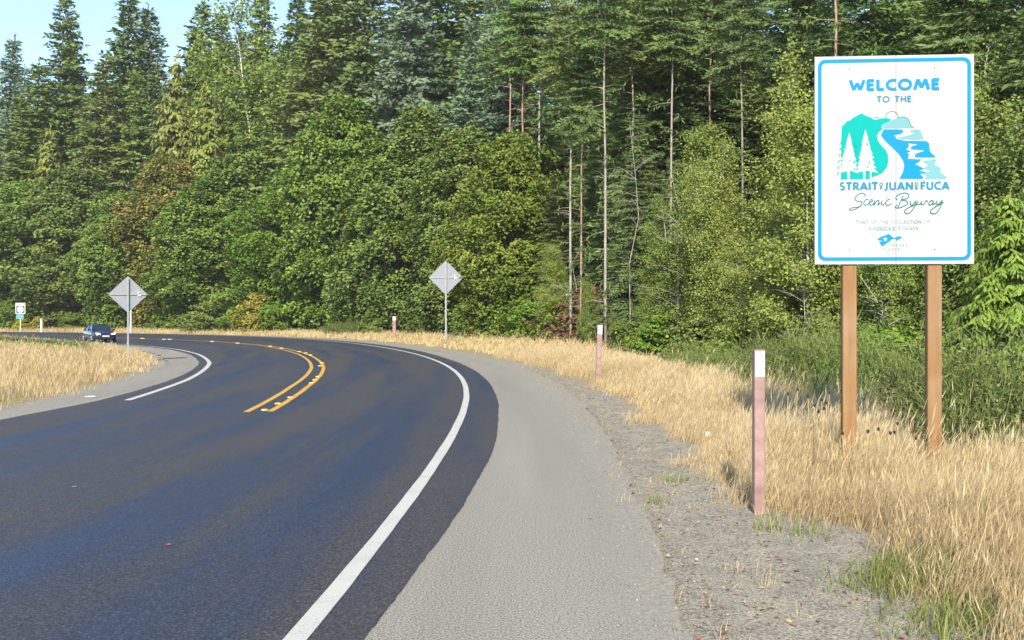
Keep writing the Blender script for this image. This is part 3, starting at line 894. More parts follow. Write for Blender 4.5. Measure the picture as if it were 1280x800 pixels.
for px, d, yt, k, lf, lab in leafy:
    x, y = place(px, d)
    plant(k, x, y, top_h(px, yt, x, y), M[lf], M['bark_white'], lab, 'slender trees by the welcome sign', width=random.uniform(1.0, 1.25), tilt=.04)
x, y = place(1262, 10.6)
plant('cedar_near', x, y, top_h(1275, 225, x, y), M['cedar'], M['bark_brown'], 'bright green drooping cedar at the right edge of the picture', width=1.2)

# tree just outside the frame on the left that shades the far inner verge
plant('shrub0', -24.3, 38.5, 7.0, M['shrub'], M['bark'], 'tall leafy shrub shading the left end of the inner verge', width=.8)

# shrubs at the foot of the forest
sh = [(20, 7, 372, 'shrub', 'green shrub left of the route shield sign'), (28, 6, 392, 'shrub_yellow', 'yellow shrub at the foot of the route shield sign'),
      (48, 6, 394, 'shrub_yellow', 'orange yellow shrub right of the route shield sign'),
      (268, 7.5, 365, 'shrub', 'bright green shrub at the forest foot near the inner white line'), (300, 7, 356, 'shrub', 'light green shrub left of the yellow shrub'),
      (326, 7, 362, 'shrub_yellow', 'yellow leafed shrub on the far verge'), (345, 7, 378, 'shrub', 'low green shrub right of the yellow shrub'),
      (420, 6.5, 396, 'broom_', 'pale green broom bush on the far verge'), (440, 6.5, 392, 'broom_', 'second pale broom bush on the far verge'),
      (470, 8, 385, 'shrub', 'green shrub left of the small red marker post'), (525, 8, 392, 'shrub', 'green shrub between the small red marker post and the diamond sign'),
      (600, 9, 380, 'shrub', 'green shrub right of the diamond sign of the outer verge'), (655, 8.5, 372, 'shrub', 'shrub under the yellowing maple'),
      (700, 9, 372, 'maple_yellow', 'yellowish shrub at the foot of the pale trunks'), (795, 9.5, 398, 'shrub', 'green shrub right of the middle red marker post'),
      (825, 10, 388, 'shrub', 'shrub at the foot of the dark gap'), (880, 9.5, 392, 'alder', 'olive shrub at the end of the grass bank'),
      (925, 9.5, 400, 'alder', 'olive shrub behind the white band of the near red marker post'), (965, 10, 395, 'shrub', 'green shrub between the near marker post and the welcome sign'),
      (1040, 11, 398, 'alder', 'shrub behind the left post of the welcome sign'), (1110, 11, 402, 'shrub', 'low shrub seen between the two sign posts'),
      (1190, 11, 400, 'shrub', 'yellow green shrub right of the right sign post'), (770, 11, 372, 'rust', 'reddish dead bush among the pale trunks'),
      (742, 10.5, 352, 'rust', 'rust coloured dead shrub between two pale trunks'), (85, 7.5, 392, 'shrub', 'small green shrub left of the dark blue car'),
      (205, 7.5, 385, 'shrub', 'green shrub at the forest foot right of the inner diamond sign')]
for i, (px, d, yt, lf, lab) in enumerate(sh):
    x, y = place(px, d)
    if lf == 'broom_':
        plant(f'broom{i%3}', x, y, max(.8, top_h(px, yt, x, y)), M['broom'], None, lab, 'bushes of the far verge', width=1.6)
    else:
        plant(f'shrub{i%2}', x, y, max(1.0, top_h(px, yt, x, y)), M[lf], M['bark'], lab, 'shrubs at the foot of the forest', width=random.uniform(1.0, 1.4))

# broom bushes on the slope behind the welcome sign
g = np.random.default_rng(81)
nb = 0
bspots = []
for s_ in np.arange(6, 34, 1.15):
    for d_ in (7.0, 8.3, 9.6):
        bspots.append((s_+g.uniform(-.5, .5), d_+g.uniform(-.5, .5)))
for s_, d_ in bspots:
    x, y = at_sd(s_, d_)
    x, y = float(x), float(y)
    if y < 4 or abs(x/y) > .6 or x/y < .17: continue
    hgt = g.uniform(1.75, 2.5)
    if x/y < .25: hgt *= .75
    bpx = 640+F*x/y
    blab = 'left of the near red marker post' if bpx < 948 else 'between the near marker post and the left sign post' if bpx < 1061 else 'between the two sign posts' if bpx < 1168 else 'right of the right sign post'
    plant(f'broom{nb%3}', x, y, hgt, M['broom'], None, ('front' if d_ < 7.65 else 'middle' if d_ < 8.95 else 'rear')+' row green broom bush '+blab, 'broom bushes behind the welcome sign', width=g.uniform(.9, 1.2))
    nb += 1

# bare saplings with white branches
def bare(seed, H):
    g = np.random.default_rng(seed); mb = MB()
    pts = [Vector((g.normal()*.08*i, g.normal()*.08*i, -.2+(H+.2)*i/5)) for i in range(6)]
    mb.tube(pts, [.035*(1-.16*i) for i in range(6)], 5)
    for b in range(16):
        t = g.uniform(.25, .95); i = min(4, int(t*5)); c = pts[i].lerp(pts[i+1], t*5-i)
        th = g.uniform(0, 6.28); L = H*.38*(1.15-t)*g.uniform(.6, 1.3)
        h = Vector((math.cos(th), math.sin(th), g.uniform(.15, .7)))
        e = c+h*L; mid = c+h*L*.5+Vector((0,0,.08*L))
        mb.tube([c, mid, e], [.013, .009, .003], 4, False)
        for q in range(4):
            f = g.uniform(.4, .95); cc = c.lerp(e, f)
            mb.tube([cc, cc+Vector((g.normal(), g.normal(), g.uniform(-.2,.8)))*L*.25], [.006, .002], 3, False)
    return mb
for i, (px, d, yt, lab) in enumerate([(788, 9.8, 150, 'bare sapling with white branches in the dark gap'), (846, 10.2, 215, 'leaning bare sapling with a white stem left of the willows'),
                                      (1000, 9.8, 320, 'bare grey twigs left of the welcome sign'), (1098, 10.8, 340, 'white bare stem between the two sign posts'), (722, 9.6, 300, 'bare grey sapling beside the long pale trunk'),
                                      (270, 14, 95, 'dead grey snag with bare branches above the orange topped maple')]):
    x, y = place(px, d)
    H = top_h(px, yt, x, y)
    t = thing('bare_sapling', (x, y, ground_z(x, y)-.1), lab, 'dead tree', rz=i*1.1)
    mb = bare(90+i, H)
    mb.build('trunk', M['bark_pale'], t)

# ------------------------------------------------------------------ grasses, gravel, litter (uncountable: one object each)
def blades(P, H, W, lean, g, tint, bend=.35):
    n = len(P)
    th = g.uniform(0, 2*math.pi, n)
    wv = np.c_[np.cos(th), np.sin(th), 0*th]*W[:,None]/2
    dirv = g.normal(size=(n,3))*np.array([.3,.3,0])+np.array([lean[0], lean[1], 0])
    up = np.array([0,0,1.])
    m = P+up*(H*.55)[:,None]+dirv*(H*.4)[:,None]
    tp = P+up*(H*(1-.25*bend))[:,None]+dirv*(H*(1+bend))[:,None]
    V = np.stack([P-wv, P+wv, m-wv*.8, m+wv*.8, tp], 1).reshape(-1, 3)
    b = np.arange(n)*5
    T = np.concatenate([np.c_[b,b+1,b+3], np.c_[b,b+3,b+2], np.c_[b+2,b+3,b+4]])
    return V, T, np.repeat(tint, 5), tp, dirv

def field(name, material, pts, H, W, lean, seed, heads=0.0, tintbase=.45, kind_label=None):
    g = np.random.default_rng(seed)
    P = np.c_[pts[:,0], pts[:,1], terrain(pts[:,0], pts[:,1])-.01]
    patch = .5*np.sin(P[:,0]*.9+P[:,1]*.35)+.5*np.sin(P[:,1]*.7-P[:,0]*.5+1.3)
    fine = np.sin(P[:,0]*4.3+1.7*P[:,1])*np.sin(P[:,1]*3.1-P[:,0]*1.2)
    tint = np.clip(tintbase+.14*patch+.12*fine+g.normal(size=len(P))*.22, 0, 1)
    H = H*(.88+.22*fine)
    V, T, tt, tp, dv = blades(P, H, W, lean, g, tint)
    if heads > 0:
        k = np.where(g.random(len(P)) < heads)[0]
        hl = H[k]*.16+.04
        hv, ht, htt = kites(tp[k]-dv[k]*hl[:,None]*.5-np.array([0,0,1])*hl[:,None]*.6, dv[k]*.8+np.array([0,0,1.]), unit(len(k), g), hl, np.maximum(.006, W[k]*1.25), .1, np.clip(tint[k]+.15, 0, 1))
        T = np.concatenate([T, ht+len(V)]); V = np.concatenate([V, hv]); tt = np.concatenate([tt, htt])
    o = link(name, npmesh(name, V, T, tt), None, material)
    return tag(o, kind='stuff')

def scatter_sd(n, s0, s1, d0, d1, g, edge=.5, edge_out=.6, shift=None):
    s = g.uniform(s0, s1, n); d = g.uniform(d0, d1, n)
    wv = .35*np.sin(s*1.1)+.25*np.sin(s*2.7+1)+.15*np.sin(s*6.1+2)
    sh_ = 0 if shift is None else shift(s)
    keep = (g.random(n) < np.clip((d-d0-.25-wv*.6-sh_)/edge, 0, 1)) & (g.random(n) < np.clip((d1-d)/edge_out, 0, 1))
    s, d = s[keep], d[keep]
    x, y = at_sd(s, d)
    return np.c_[x, y], s, d

g = np.random.default_rng(101)
p, s_, d_ = scatter_sd(170000, 2.0, 16, 2.55, 7.2, g, shift=lambda s: np.interp(s, [3, 5.2, 6.5, 8], [.5, .45, .4, .0]))
hh = g.uniform(.25, .72, len(p))*(.4+.6*sst(2.6, 4.4, d_))*(.85+.3*np.sin(p[:,0]*2.1+1)*np.sin(p[:,1]*1.3))*(1-.62*np.exp(-((p[:,0]-4.15)/.55)**2-((p[:,1]-8.7)/1.3)**2))
field('dry_grass', M['dry'], p, hh, g.uniform(.0022, .0046, len(p)), (.3, .04), 102, .3)
p, s_, d_ = scatter_sd(95000, 16, 42, 2.75, 7.8, g)
hh = g.uniform(.28, .62, len(p))*(.5+.5*sst(2.8, 4.2, d_))
field('dry_grass', M['dry'], p, hh, g.uniform(.005, .011, len(p)), (.25, .05), 103, .25)
p, s_, d_ = scatter_sd(34000, 42, 150, 3.0, 9.5, g)
hh = g.uniform(.3, .75, len(p))*(.5+.5*sst(3, 5, d_))
field('dry_grass', M['dry'], p, hh, g.uniform(.02, .045, len(p)), (.1, .0), 104, .1, .5)
# scattered taller stalks with heads, and matted brown undergrowth
p, s_, d_ = scatter_sd(5200, 3.0, 18, 3.2, 7.0, g)
field('tall_grass', M['dry'], p, g.uniform(.5, .95, len(p))*(1-.5*np.exp(-((p[:,0]-4.15)/.6)**2-((p[:,1]-8.7)/1.4)**2)), g.uniform(.002, .0035, len(p)), (.45, .05), 110, .9, .6)
p, s_, d_ = scatter_sd(26000, 3.0, 20, 2.9, 7.0, g)
field('matted_grass', M['thatch'], p, g.uniform(.12, .4, len(p)), g.uniform(.003, .006, len(p)), (.5, .1), 111, 0, .45)
# tall tufts that stand out of the bank
p, s_, d_ = scatter_sd(2600, 18, 60, 5.2, 9.5, g)
sel = np.sin(p[:,0]*3.1)*np.sin(p[:,1]*1.9) > .35
p = p[sel]
field('tall_grass', M['dry'], p, g.uniform(.7, 1.15, len(p)), g.uniform(.01, .018, len(p)), (.12, 0), 105, .5, .5)

# inner verge
def inner_points(n, g, green):
    x = g.uniform(-42, -7, n); y = g.uniform(13, 72, n)
    s, d = sd(x, y)
    e = d_grass(s)-d
    wv = .25*np.sin(s*1.4)+.2*np.sin(s*3.3+.7)
    vis = x/y > -.62
    gp = sst(36, 42, y)*sst(-.42, -.455, x/y)          # greener far corner
    gp = np.clip(gp+.6*np.exp(-((x+9.6)**2+(y-18.4)**2)/.8), 0, 1)
    m = (e > 0) & vis & (g.random(n) < np.clip((e-.1-wv)/.7, 0, 1)) & (e < 22)
    m &= (g.random(n) < gp) if green else (g.random(n) > gp*.9)
    return np.c_[x, y][m], e[m], y[m]
p, e, yy = inner_points(230000, g, False)
hh = g.uniform(.25, .55, len(p))*(.45+.55*sst(0, 2.0, e))
field('dry_grass', M['dry'], p, hh, g.uniform(.008, .013, len(p))*(yy/25), (.05, .0), 106, .15)
p, e, yy = inner_points(220000, g, True)
hh = g.uniform(.15, .45, len(p))
field('green_grass', M['lush'], p, hh, g.uniform(.01, .016, len(p))*(yy/25), (.02, 0), 107, 0, .4)

# green tufts at the edge of the gravel and sparse weeds in it
tc = [(2.38, 5.75, .17, 1100), (2.62, 5.95, .16, 500), (2.3, 4.95, .2, 500), (2.75, 5.0, .25, 400), (1.95, 7.35, .07, 50), (2.15, 7.1, .1, 60), (1.62, 9.6, .07, 60), (1.22, 8.3, .06, 40), (2.3, 9.6, .2, 100)]
pp = np.concatenate([np.c_[g.normal(cx, r, n), g.normal(cy, r, n)] for cx, cy, r, n in tc])
field('green_grass', M['green_grass'], pp, g.uniform(.06, .24, len(pp)), g.uniform(.004, .008, len(pp)), (.15, 0), 108, 0, .45)
wc = [(float(a), float(b)) for a, b in zip(g.uniform(1.7, 2.7, 120), g.uniform(2, 34, 120))]
pp = []
for d0, s0 in wc:
    x, y = at_sd(s0, d0); n = int(g.uniform(4, 16))
    pp.append(np.c_[g.normal(x, .05, n), g.normal(y, .05, n)])
pp = np.concatenate(pp)
field('weeds', M['dry'], pp, g.uniform(.03, .14, len(pp)), g.uniform(.003, .006, len(pp)), (.2, .1), 109, 0, .4)

# pebbles and leaf crumbs on the gravel
def pebbles(n, g):
    s = 1.5+20.5*g.random(n)**1.4; d = g.normal(2.4, .5, n); d = np.where(d < 1.45, 1.6+g.random(n)*1.2, d)
    x, y = at_sd(s, d); z = np.maximum(terrain(x, y), np.where(d < np.interp(s, [0,5,20], [1.85,1.9,2.2]), 0.0, -1))
    r = g.uniform(.0025, .008, n)*(1+(g.random(n) < .05)*1.3)
    o = np.array([(1,0,0),(0,1,0),(-1,0,0),(0,-1,0),(0,0,.7),(0,0,-.5)])
    V = np.stack([x, y, z], 1)[:,None,:]+o[None]*r[:,None,None]*g.uniform(.6, 1.3, (n,6,1))
    b = np.arange(n)*6
    T = np.concatenate([np.c_[b+i, b+(i+1)%4, b+4] for i in range(4)]+[np.c_[b+(i+1)%4, b+i, b+5] for i in range(4)])
    return V.reshape(-1,3), T, np.repeat(np.clip(g.normal(.5, .25, n), 0, 1), 6)
V, T, tt = pebbles(34000, g)
tag(link('gravel', npmesh('gravel', V, T, tt), None, M['pebble']), kind='stuff')
n = 3200
s_ = g.uniform(1.5, 30, n); d_ = np.abs(g.normal(0, .5, n))*np.where(g.random(n) < .5, 1, -1)+2.5
x, y = at_sd(s_, d_)
P = np.c_[x, y, terrain(x, y)+.012]
V, T, tt = kites(P, np.c_[g.normal(size=(n,2)), g.normal(size=n)*.15], np.c_[g.normal(size=(n,2))*.4, np.ones(n)], g.uniform(.02, .06, n), g.uniform(.008, .025, n), .2, np.clip(g.normal(.45, .25, n), 0, 1))
tag(link('leaf_litter', npmesh('leaf_litter', V, T, tt), None, M['litter']), kind='stuff')

# ------------------------------------------------------------------ welcome sign
SX, SY, SRZ = (1118.5-640)*9.8/F, 9.8, math.radians(-4)
sg = ground_z(SX, SY)
sign = thing('welcome_sign', (SX, SY, sg), 'large white welcome sign with blue border and landscape emblem on two brown wooden posts', 'sign', rz=SRZ)
ca, sa = math.cos(SRZ), math.sin(SRZ)
def on_sign(px, py, yl=0.0):
    """photo point on the sign face -> the sign's own x and z"""
    r = Vector(((px-640)/F, 1, (Y0-py)/F))
    n = Vector((-sa, ca, 0))
    o = Vector((SX, SY, 0))+n*yl
    t = o.dot(n)/r.dot(n)
    q = r*t
    return ((q.x-SX)*ca+(q.y-SY)*sa, q.z+EYE-sg)
x0, zt = on_sign(1018.5, 71); x1, zt2 = on_sign(1217.5, 67.5); _, zb = on_sign(1018.5, 330.5)
zt = (zt+zt2)/2; xm = on_sign(1120, 200)[0]
for a, b in ((x0, xm-.002), (xm+.002, x1)):
    mb = MB(); mb.box(a, b, 0, .02, zb, zt); mb.build('panel', M['s_white'], sign)
for px in (1062.0, 1168.3):
    cxp = on_sign(px, 450, .03)[0]
    mb = MB(); mb.box(cxp-.071, cxp+.071, .0215, .112, -.5, zt-.1, .006)
    mb.build('post', M['wood'], sign)

for px, py in ((1062,86),(1168.3,84.5),(1062,200),(1168.3,199.5),(1062,312),(1168.3,311.5)):
    bx_, bz_ = on_sign(px, py)
    mb = MB(); mb.tube([(bx_, -.006, bz_), (bx_, -.001, bz_)], .007, 8); mb.build('bolt', M['s_bolt'], sign)

def rrect(xa, xb, za, zc, r, n=6):
    out = []
    for cx_, cz_, a0 in ((xb-r, zc-r, 0), (xa+r, zc-r, 90), (xa+r, za+r, 180), (xb-r, za+r, 270)):
        out += [(cx_+r*math.cos(math.radians(a0+90*i/n)), cz_+r*math.sin(math.radians(a0+90*i/n))) for i in range(n+1)]
    return out
mb = MB()
i_, w_ = .031, .036
A = rrect(x0+i_, x1-i_, zb+i_+.005, zt-i_, .075); B = rrect(x0+i_+w_, x1-i_-w_, zb+i_+w_+.005, zt-i_-w_, .045)
n = len(A)
v = [(a,-.003,c) for a,c in A]+[(a,-.003,c) for a,c in B]+[(a,-.0005,c) for a,c in A]+[(a,-.0005,c) for a,c in B]
f = [(k,(k+1)%n,n+(k+1)%n,n+k) for k in range(n)]+[(k,2*n+k,2*n+(k+1)%n,(k+1)%n) for k in range(n)]+[(n+k,n+(k+1)%n,3*n+(k+1)%n,3*n+k) for k in range(n)]
mb.add(v, f); mb.build('border', M['s_blue'], sign)

def spline(pts, n=6, closed=False):
    P = [Vector(p) for p in pts]; out = []
    L = len(P)
    for i in range(L if closed else L-1):
        p0 = P[(i-1)%L] if closed or i else P[i]; p1 = P[i]; p2 = P[(i+1)%L]
        p3 = P[(i+2)%L] if closed or i+2 < L else p2
        for k in range(n):
            t = k/n
            out.append(.5*((2*p1)+(p2-p0)*t+(2*p0-5*p1+4*p2-p3)*t*t+(3*p1-p0-3*p2+p3)*t**3))
    if not closed: out.append(P[-1])
    return [tuple(q) for q in out]

class Print:
    """flat print: strokes and shapes on the sign, each a hair above the last"""
    def __init__(s, base=-.0015): s.mb = MB(); s.y = base
    def stroke(s, pts, w, flare=1.0):
        P = [Vector((a, b)) for a, b in pts]; n = len(P); L, R = [], []
        for i, q in enumerate(P):
            if i == 0: d = P[1]-q
            elif i == n-1: d = q-P[i-1]
            else:
                d1 = (q-P[i-1]).normalized(); d2 = (P[i+1]-q).normalized(); d = d1+d2
                if d.length < 1e-3: d = d2
            d.normalize(); nn = Vector((-d.y, d.x)); ww = w/2
            if 0 < i < n-1:
                ww = min(w*1.1, ww/max(.35, abs(nn.dot(Vector((-d1.y, d1.x))))))
            else: ww *= flare
            L.append(q+nn*ww); R.append(q-nn*ww)
        s.y -= .0003
        s.mb.add([(q.x, s.y, q.y) for q in L]+[(q.x, s.y, q.y) for q in R], [(i, i+1, n+i+1, n+i) for i in range(n-1)])
    def shape(s, pts):
        s.y -= .0003
        tr = geometry.tessellate_polygon([[Vector((a, b, 0)) for a, b in pts]])
        s.mb.add([(a, s.y, b) for a, b in pts], [tuple(t) for t in tr])
    def build(s, name, m, parent): return s.mb.build(name, m, parent)

def arc(cx_, cy_, rx, ry, a0, a1, n=12):
    return [(cx_+rx*math.cos(math.radians(a0+(a1-a0)*i/n)), cy_+ry*math.sin(math.radians(a0+(a1-a0)*i/n))) for i in range(n+1)]
GL = {
 'W': (1.06, [[(.04,1),(.3,.04)],[(.3,.04),(.53,.72)],[(.53,.72),(.76,.04)],[(.76,.04),(1.02,1)]]),
 'E': (.52, [[(.08,1),(.08,0)],[(.08,.93),(.5,.93)],[(.08,.52),(.46,.52)],[(.08,.07),(.5,.07)]]),
 'L': (.5, [[(.08,1),(.08,0)],[(.08,.07),(.5,.07)]]),
 'C': (.7, [arc(.5,.5,.44,.44,62,298)]),
 'O': (.9, [arc(.45,.5,.4,.44,90,450,20)]),
 'M': (1.1, [[(.06,0),(.28,.98)],[(.28,.98),(.55,.2)],[(.55,.2),(.82,.98)],[(.82,.98),(1.04,0)]]),
 'T': (.62, [[(.31,1),(.31,0)],[(0,.94),(.62,.94)]]),
 'H': (.72, [[(.08,1),(.08,0)],[(.64,1),(.64,0)],[(.08,.5),(.64,.5)]]),
 'S': (.52, [arc(.27,.73,.2,.22,40,250,9)+arc(.26,.27,.21,.23,70,-150,9)]),
 'R': (.62, [[(.08,1),(.08,0)],[(.08,.94)]+arc(.28,.71,.24,.23,90,-90,8)+[(.08,.48)],[(.26,.48),(.6,0)]]),
 'A': (.76, [[(.02,0),(.38,.98)],[(.38,.98),(.74,0)],[(.15,.3),(.62,.3)]]),
 'I': (.2, [[(.1,1),(.1,0)]]),
 'J': (.38, [[(.28,1),(.28,.2),(.2,.02),(.02,-.06)]]),
 'U': (.72, [[(.08,1)]+arc(.36,.32,.28,.27,180,360,10)+[(.64,1)]]),
 'N': (.76, [[(.08,0),(.08,.98)],[(.08,.98),(.68,.04)],[(.68,.04),(.68,1)]]),
 'F': (.5, [[(.08,1),(.08,0)],[(.08,.93),(.5,.93)],[(.08,.5),(.44,.5)]]),
 'P': (.56, [[(.08,1),(.08,0)],[(.08,.94)]+arc(.28,.7,.24,.24,90,-90,8)+[(.08,.46)]]),
 'B': (.58, [[(.08,1),(.08,0)],[(.08,.94)]+arc(.26,.74,.21,.2,90,-90,8)+[(.08,.54)],[(.26,.53)]+arc(.28,.29,.25,.23,90,-90,8)+[(.08,.06)]]),
 'Y': (.7, [[(.02,1),(.35,.48)],[(.68,1),(.35,.48)],[(.35,.5),(.35,0)]]),
 'D': (.72, [[(.08,1),(.08,0)],[(.08,.93)]+arc(.25,.5,.4,.43,90,-90,12)+[(.08,.07)]]),
 "'": (.16, [[(.08,1),(.06,.75)]]),
 ' ': (.42, []),
}
def lettering(txt, pxa, pxb, pyb, pyt, th, m, gap=.17, big=()):
    xa, za = on_sign(pxa, pyb); xb, zc = on_sign(pxb, pyt)
    H = zc-za
    tot = sum(GL[c][0]*(1.28 if i in big else 1) for i, c in enumerate(txt))+gap*(len(txt)-1)
    sx = (xb-xa)/tot; pr = Print(); x = xa
    for i, c in enumerate(txt):
        if c == ' ':
            pr.build('lettering', m, sign); pr = Print()
        k = 1.28 if i in big else 1.0
        for st in GL[c][1]:
            pr.stroke([(x+a*sx*k, za+b*H*k) for a, b in st], th*H*(1.1 if i in big else 1), 1.12)
        x += (GL[c][0]*k+gap)*sx
    return pr.build('lettering', m, sign)
lettering('WELCOME', 1062, 1174, 113.3, 98.4, .27, M['s_blue'])
lettering('TO THE', 1096, 1139, 128, 120, .23, M['s_letter'])
lettering('STRAIT', 1050, 1097, 237.6, 227.8, .25, M['s_letter'])
lettering('JUAN', 1105.5, 1141, 237.4, 227.6, .25, M['s_letter'])
lettering('FUCA', 1151, 1186, 237, 227.2, .25, M['s_letter'])
for t_, a, b, zb_, zt_ in (('O', 1099.3, 1103.5, 232.3, 228.6), ('F', 1100, 1103, 237, 233.2), ('D', 1143.5, 1147.5, 232, 228.2), ('E', 1144, 1147.3, 236.8, 233)):
    lettering(t_, a, b, zb_, zt_, .26, M['s_ink'])
lettering('PART OF THE COLLECTION OF', 1070, 1163, 279.6, 275.0, .22, M['s_pale'], big=(0, 12))
lettering("AMERICA'S BYWAYS", 1085, 1148, 287.9, 283.2, .22, M['s_pale'], big=(0, 10))
lettering("AMERICA'S", 1109, 1134, 307.6, 305.2, .2, M['s_pale'], gap=.35)
lettering('BYWAYS', 1103, 1124, 312.6, 310.2, .2, M['s_pale'], gap=.35)

c1 = lambda p: on_sign(1030+p[0]*170/1280, 130+p[1]*105/791)
c2 = lambda p: on_sign(1030+p[0]*170/1280, 220+p[1]*105/791)
pr = Print()
for st in [
  [(388,196),(380,168),(350,162),(310,185),(290,215),(312,236),(350,242),(354,268),(320,300),(270,320),(238,320),(262,300),(325,292),(352,280)],
  [(418,228),(404,219),(384,232),(374,258),(386,275),(410,268),(432,248)],
  [(430,250),(455,236),(450,222),(432,232),(426,262),(446,275),(472,252)],
  [(476,230),(470,275),(490,242),(512,228),(516,245),(508,274),(530,252)],
  [(546,230),(540,262),(552,275),(572,255)], [(590,203),(596,199)],
  [(622,222),(596,226),(580,255),(590,277),(612,272),(636,260)],
  [(692,226),(675,205),(702,175),(760,160),(796,176),(785,208),(732,226),(774,235),(784,260),(750,284),(700,302),(668,294),(690,272)],
  [(746,182),(716,250),(692,300)],
  [(816,235),(810,264),(830,272),(862,238)], [(866,230),(850,290),(802,350),(766,350),(760,325),(800,295),(872,268)],
  [(880,235),(875,268),(900,264),(920,240)], [(920,238),(914,268),(940,262),(960,232),(976,245)],
  [(1026,236),(1005,232),(985,260),(1000,274),(1028,244)], [(1030,232),(1024,268),(1046,256)],
  [(1060,232),(1054,260),(1076,265),(1108,232)], [(1114,224),(1090,300),(1050,352),(1010,350),(1002,325),(1040,295),(1128,246)]]:
    pr.stroke(spline([c2(p) for p in st], 6), .0095, .6)
pr.build('script_lettering', M['s_ink'], sign)

pr = Print(-.0008)
pr.shape([c1(p) for p in [(165,215),(220,158),(240,158),(265,135),(300,115),(348,88),(372,97),(400,115),(440,125),(470,148),(495,147),(530,136),(580,130),(640,146),(590,175),(545,200),(538,215),(552,236),(515,265),(497,300),(503,335),(535,385),(580,430),(602,480),(606,540),(590,600),(550,650),(500,675),(445,692),(445,708),(156,712)]])
emb = pr.build('emblem', M['s_teal'], sign)
def fir_shape(ax, ay, by, wl, wr, seed):
    r = random.Random(seed); L, R = [], []; n = 9
    for i in range(1, n+1):
        t = i/n; y = ay+(by-ay)*t
        for side, wid, out in ((-1, wl, L), (1, wr, R)):
            out.append((ax+side*wid*(t**.9)*r.uniform(.88, 1.05), y+r.uniform(-6, 6)))
            if i < n: out.append((ax+side*wid*(t**.9)*r.uniform(.66, .78), y-4+r.uniform(-6, 6)))
    return [(ax, ay)]+R+[(ax+10, by-25), (ax-10, by-20)]+L[::-1]
for ax, ay, wl, wr, tr_, sd_ in ((238, 268, 112, 92, (218, 243), 1), (388, 235, 92, 118, (368, 388), 2)):
    pr = Print(-.002 if sd_ == 1 else -.0026)
    pr.shape([c1(p) for p in fir_shape(ax, ay, 652, wl, wr, sd_)])
    pr.shape([c1(p) for p in [(tr_[0],620),(tr_[1],620),(tr_[1],714),(tr_[0],714)]])
    if sd_ == 2: pr.shape([c1(p) for p in [(431,600),(446,600),(446,714),(431,714)]])
    pr.build('tree_print', M['s_white'], emb)
pr = Print(-.0045)
for q in [(300,448,14,34),(284,545,9,20),(320,505,8,14),(405,378,8,22),(425,548,6,18),(204,412,7,13),(286,610,8,10),(410,592,7,12),(300,385,16,22)]:
    pr.shape([c1((q[0]-q[2], q[1]-q[3]*.3)), c1((q[0]+q[2]*.6, q[1]-q[3]*.7)), c1((q[0]+q[2], q[1]+q[3]*.4)), c1((q[0]-q[2]*.3, q[1]+q[3]))])
for k in range(6):
    y = 350+k*58
    pr.stroke([c1((180-k*6, y)), c1((150-k*6, y+10)), c1((165-k*6, y+18)), c1((135-k*5, y+42))], .004, .4)
pr.build('tree_detail', M['s_teal'], emb)['kind'] = 'stuff'
pr = Print()
pr.shape([c1(p) for p in [(545,208),(600,168),(680,136),(740,122),(778,134),(800,156),(812,185),(826,212),(836,228),(558,230)]])
pr.build('hill', M['s_light'], emb); pr = Print()
pr.shape([c1(p) for p in [(850,236),(905,244),(925,290),(936,331),(860,338),(760,332),(700,322),(690,316),(790,298),(855,275),(800,256)]])
pr.build('light_water', M['s_light'], emb); pr = Print()
pr.shape([c1(p) for p in [(920,534),(1052,524),(1042,572),(1100,602),(1094,640),(1150,688),(1152,706),(945,706),(966,680),(924,655),(1000,630),(935,605),(980,577)]])
pr.build('light_water', M['s_light'], emb)
pr = Print()
pr.shape([c1(p) for p in [(560,238),(735,240),(748,262),(720,284),(660,292),(680,326),(760,346),(960,348),(990,370),(992,420),(1002,455),(1048,495),(1040,504),(790,504),(790,518),(916,521),(890,550),(858,566),(918,594),(942,610),(898,630),(966,640),(905,660),(936,690),(926,706),(708,706),(742,640),(756,580),(742,530),(700,468),(640,410),(572,346),(535,296)]])
pr.build('water', M['s_blue'], emb)
pr = Print(-.0035)
pr.shape([c1(p) for p in [(790,372),(880,382),(822,400),(812,428),(945,440),(868,466),(850,484),(862,512),(786,515),(800,478),(785,460),(820,445),(772,430),(800,400)]])
pr.build('water_glint', M['s_white'], emb)
pr = Print()
pr.stroke([c1(p) for p in arc(640, 128, 58, 58, 180, 360, 18)], .0065)
pr.stroke(spline([c1(p) for p in [(470,135),(490,124),(520,134)]], 4), .005)
pr.stroke(spline([c1(p) for p in [(690,132),(740,121),(780,133),(800,156),(815,195),(835,222),(850,205)]], 4), .006)
pr.build('sun_outline', M['s_ink'], emb)
pr = Print()
pr.shape([c2(p) for p in [(503,592),(545,568),(612,545),(640,570),(660,584),(690,570),(722,566),(735,581),(680,612),(676,592),(640,596),(600,628),(545,665),(518,622),(552,610),(508,606)]])
fl = pr.build('flag_emblem', M['s_blue'], sign)
pr = Print(-.0026)
pr.shape([c2((576+(26 if k % 2 == 0 else 10)*math.sin(k*math.pi/5), 596-(26 if k % 2 == 0 else 10)*math.cos(k*math.pi/5))) for k in range(10)])
pr.build('star', M['s_white'], fl)

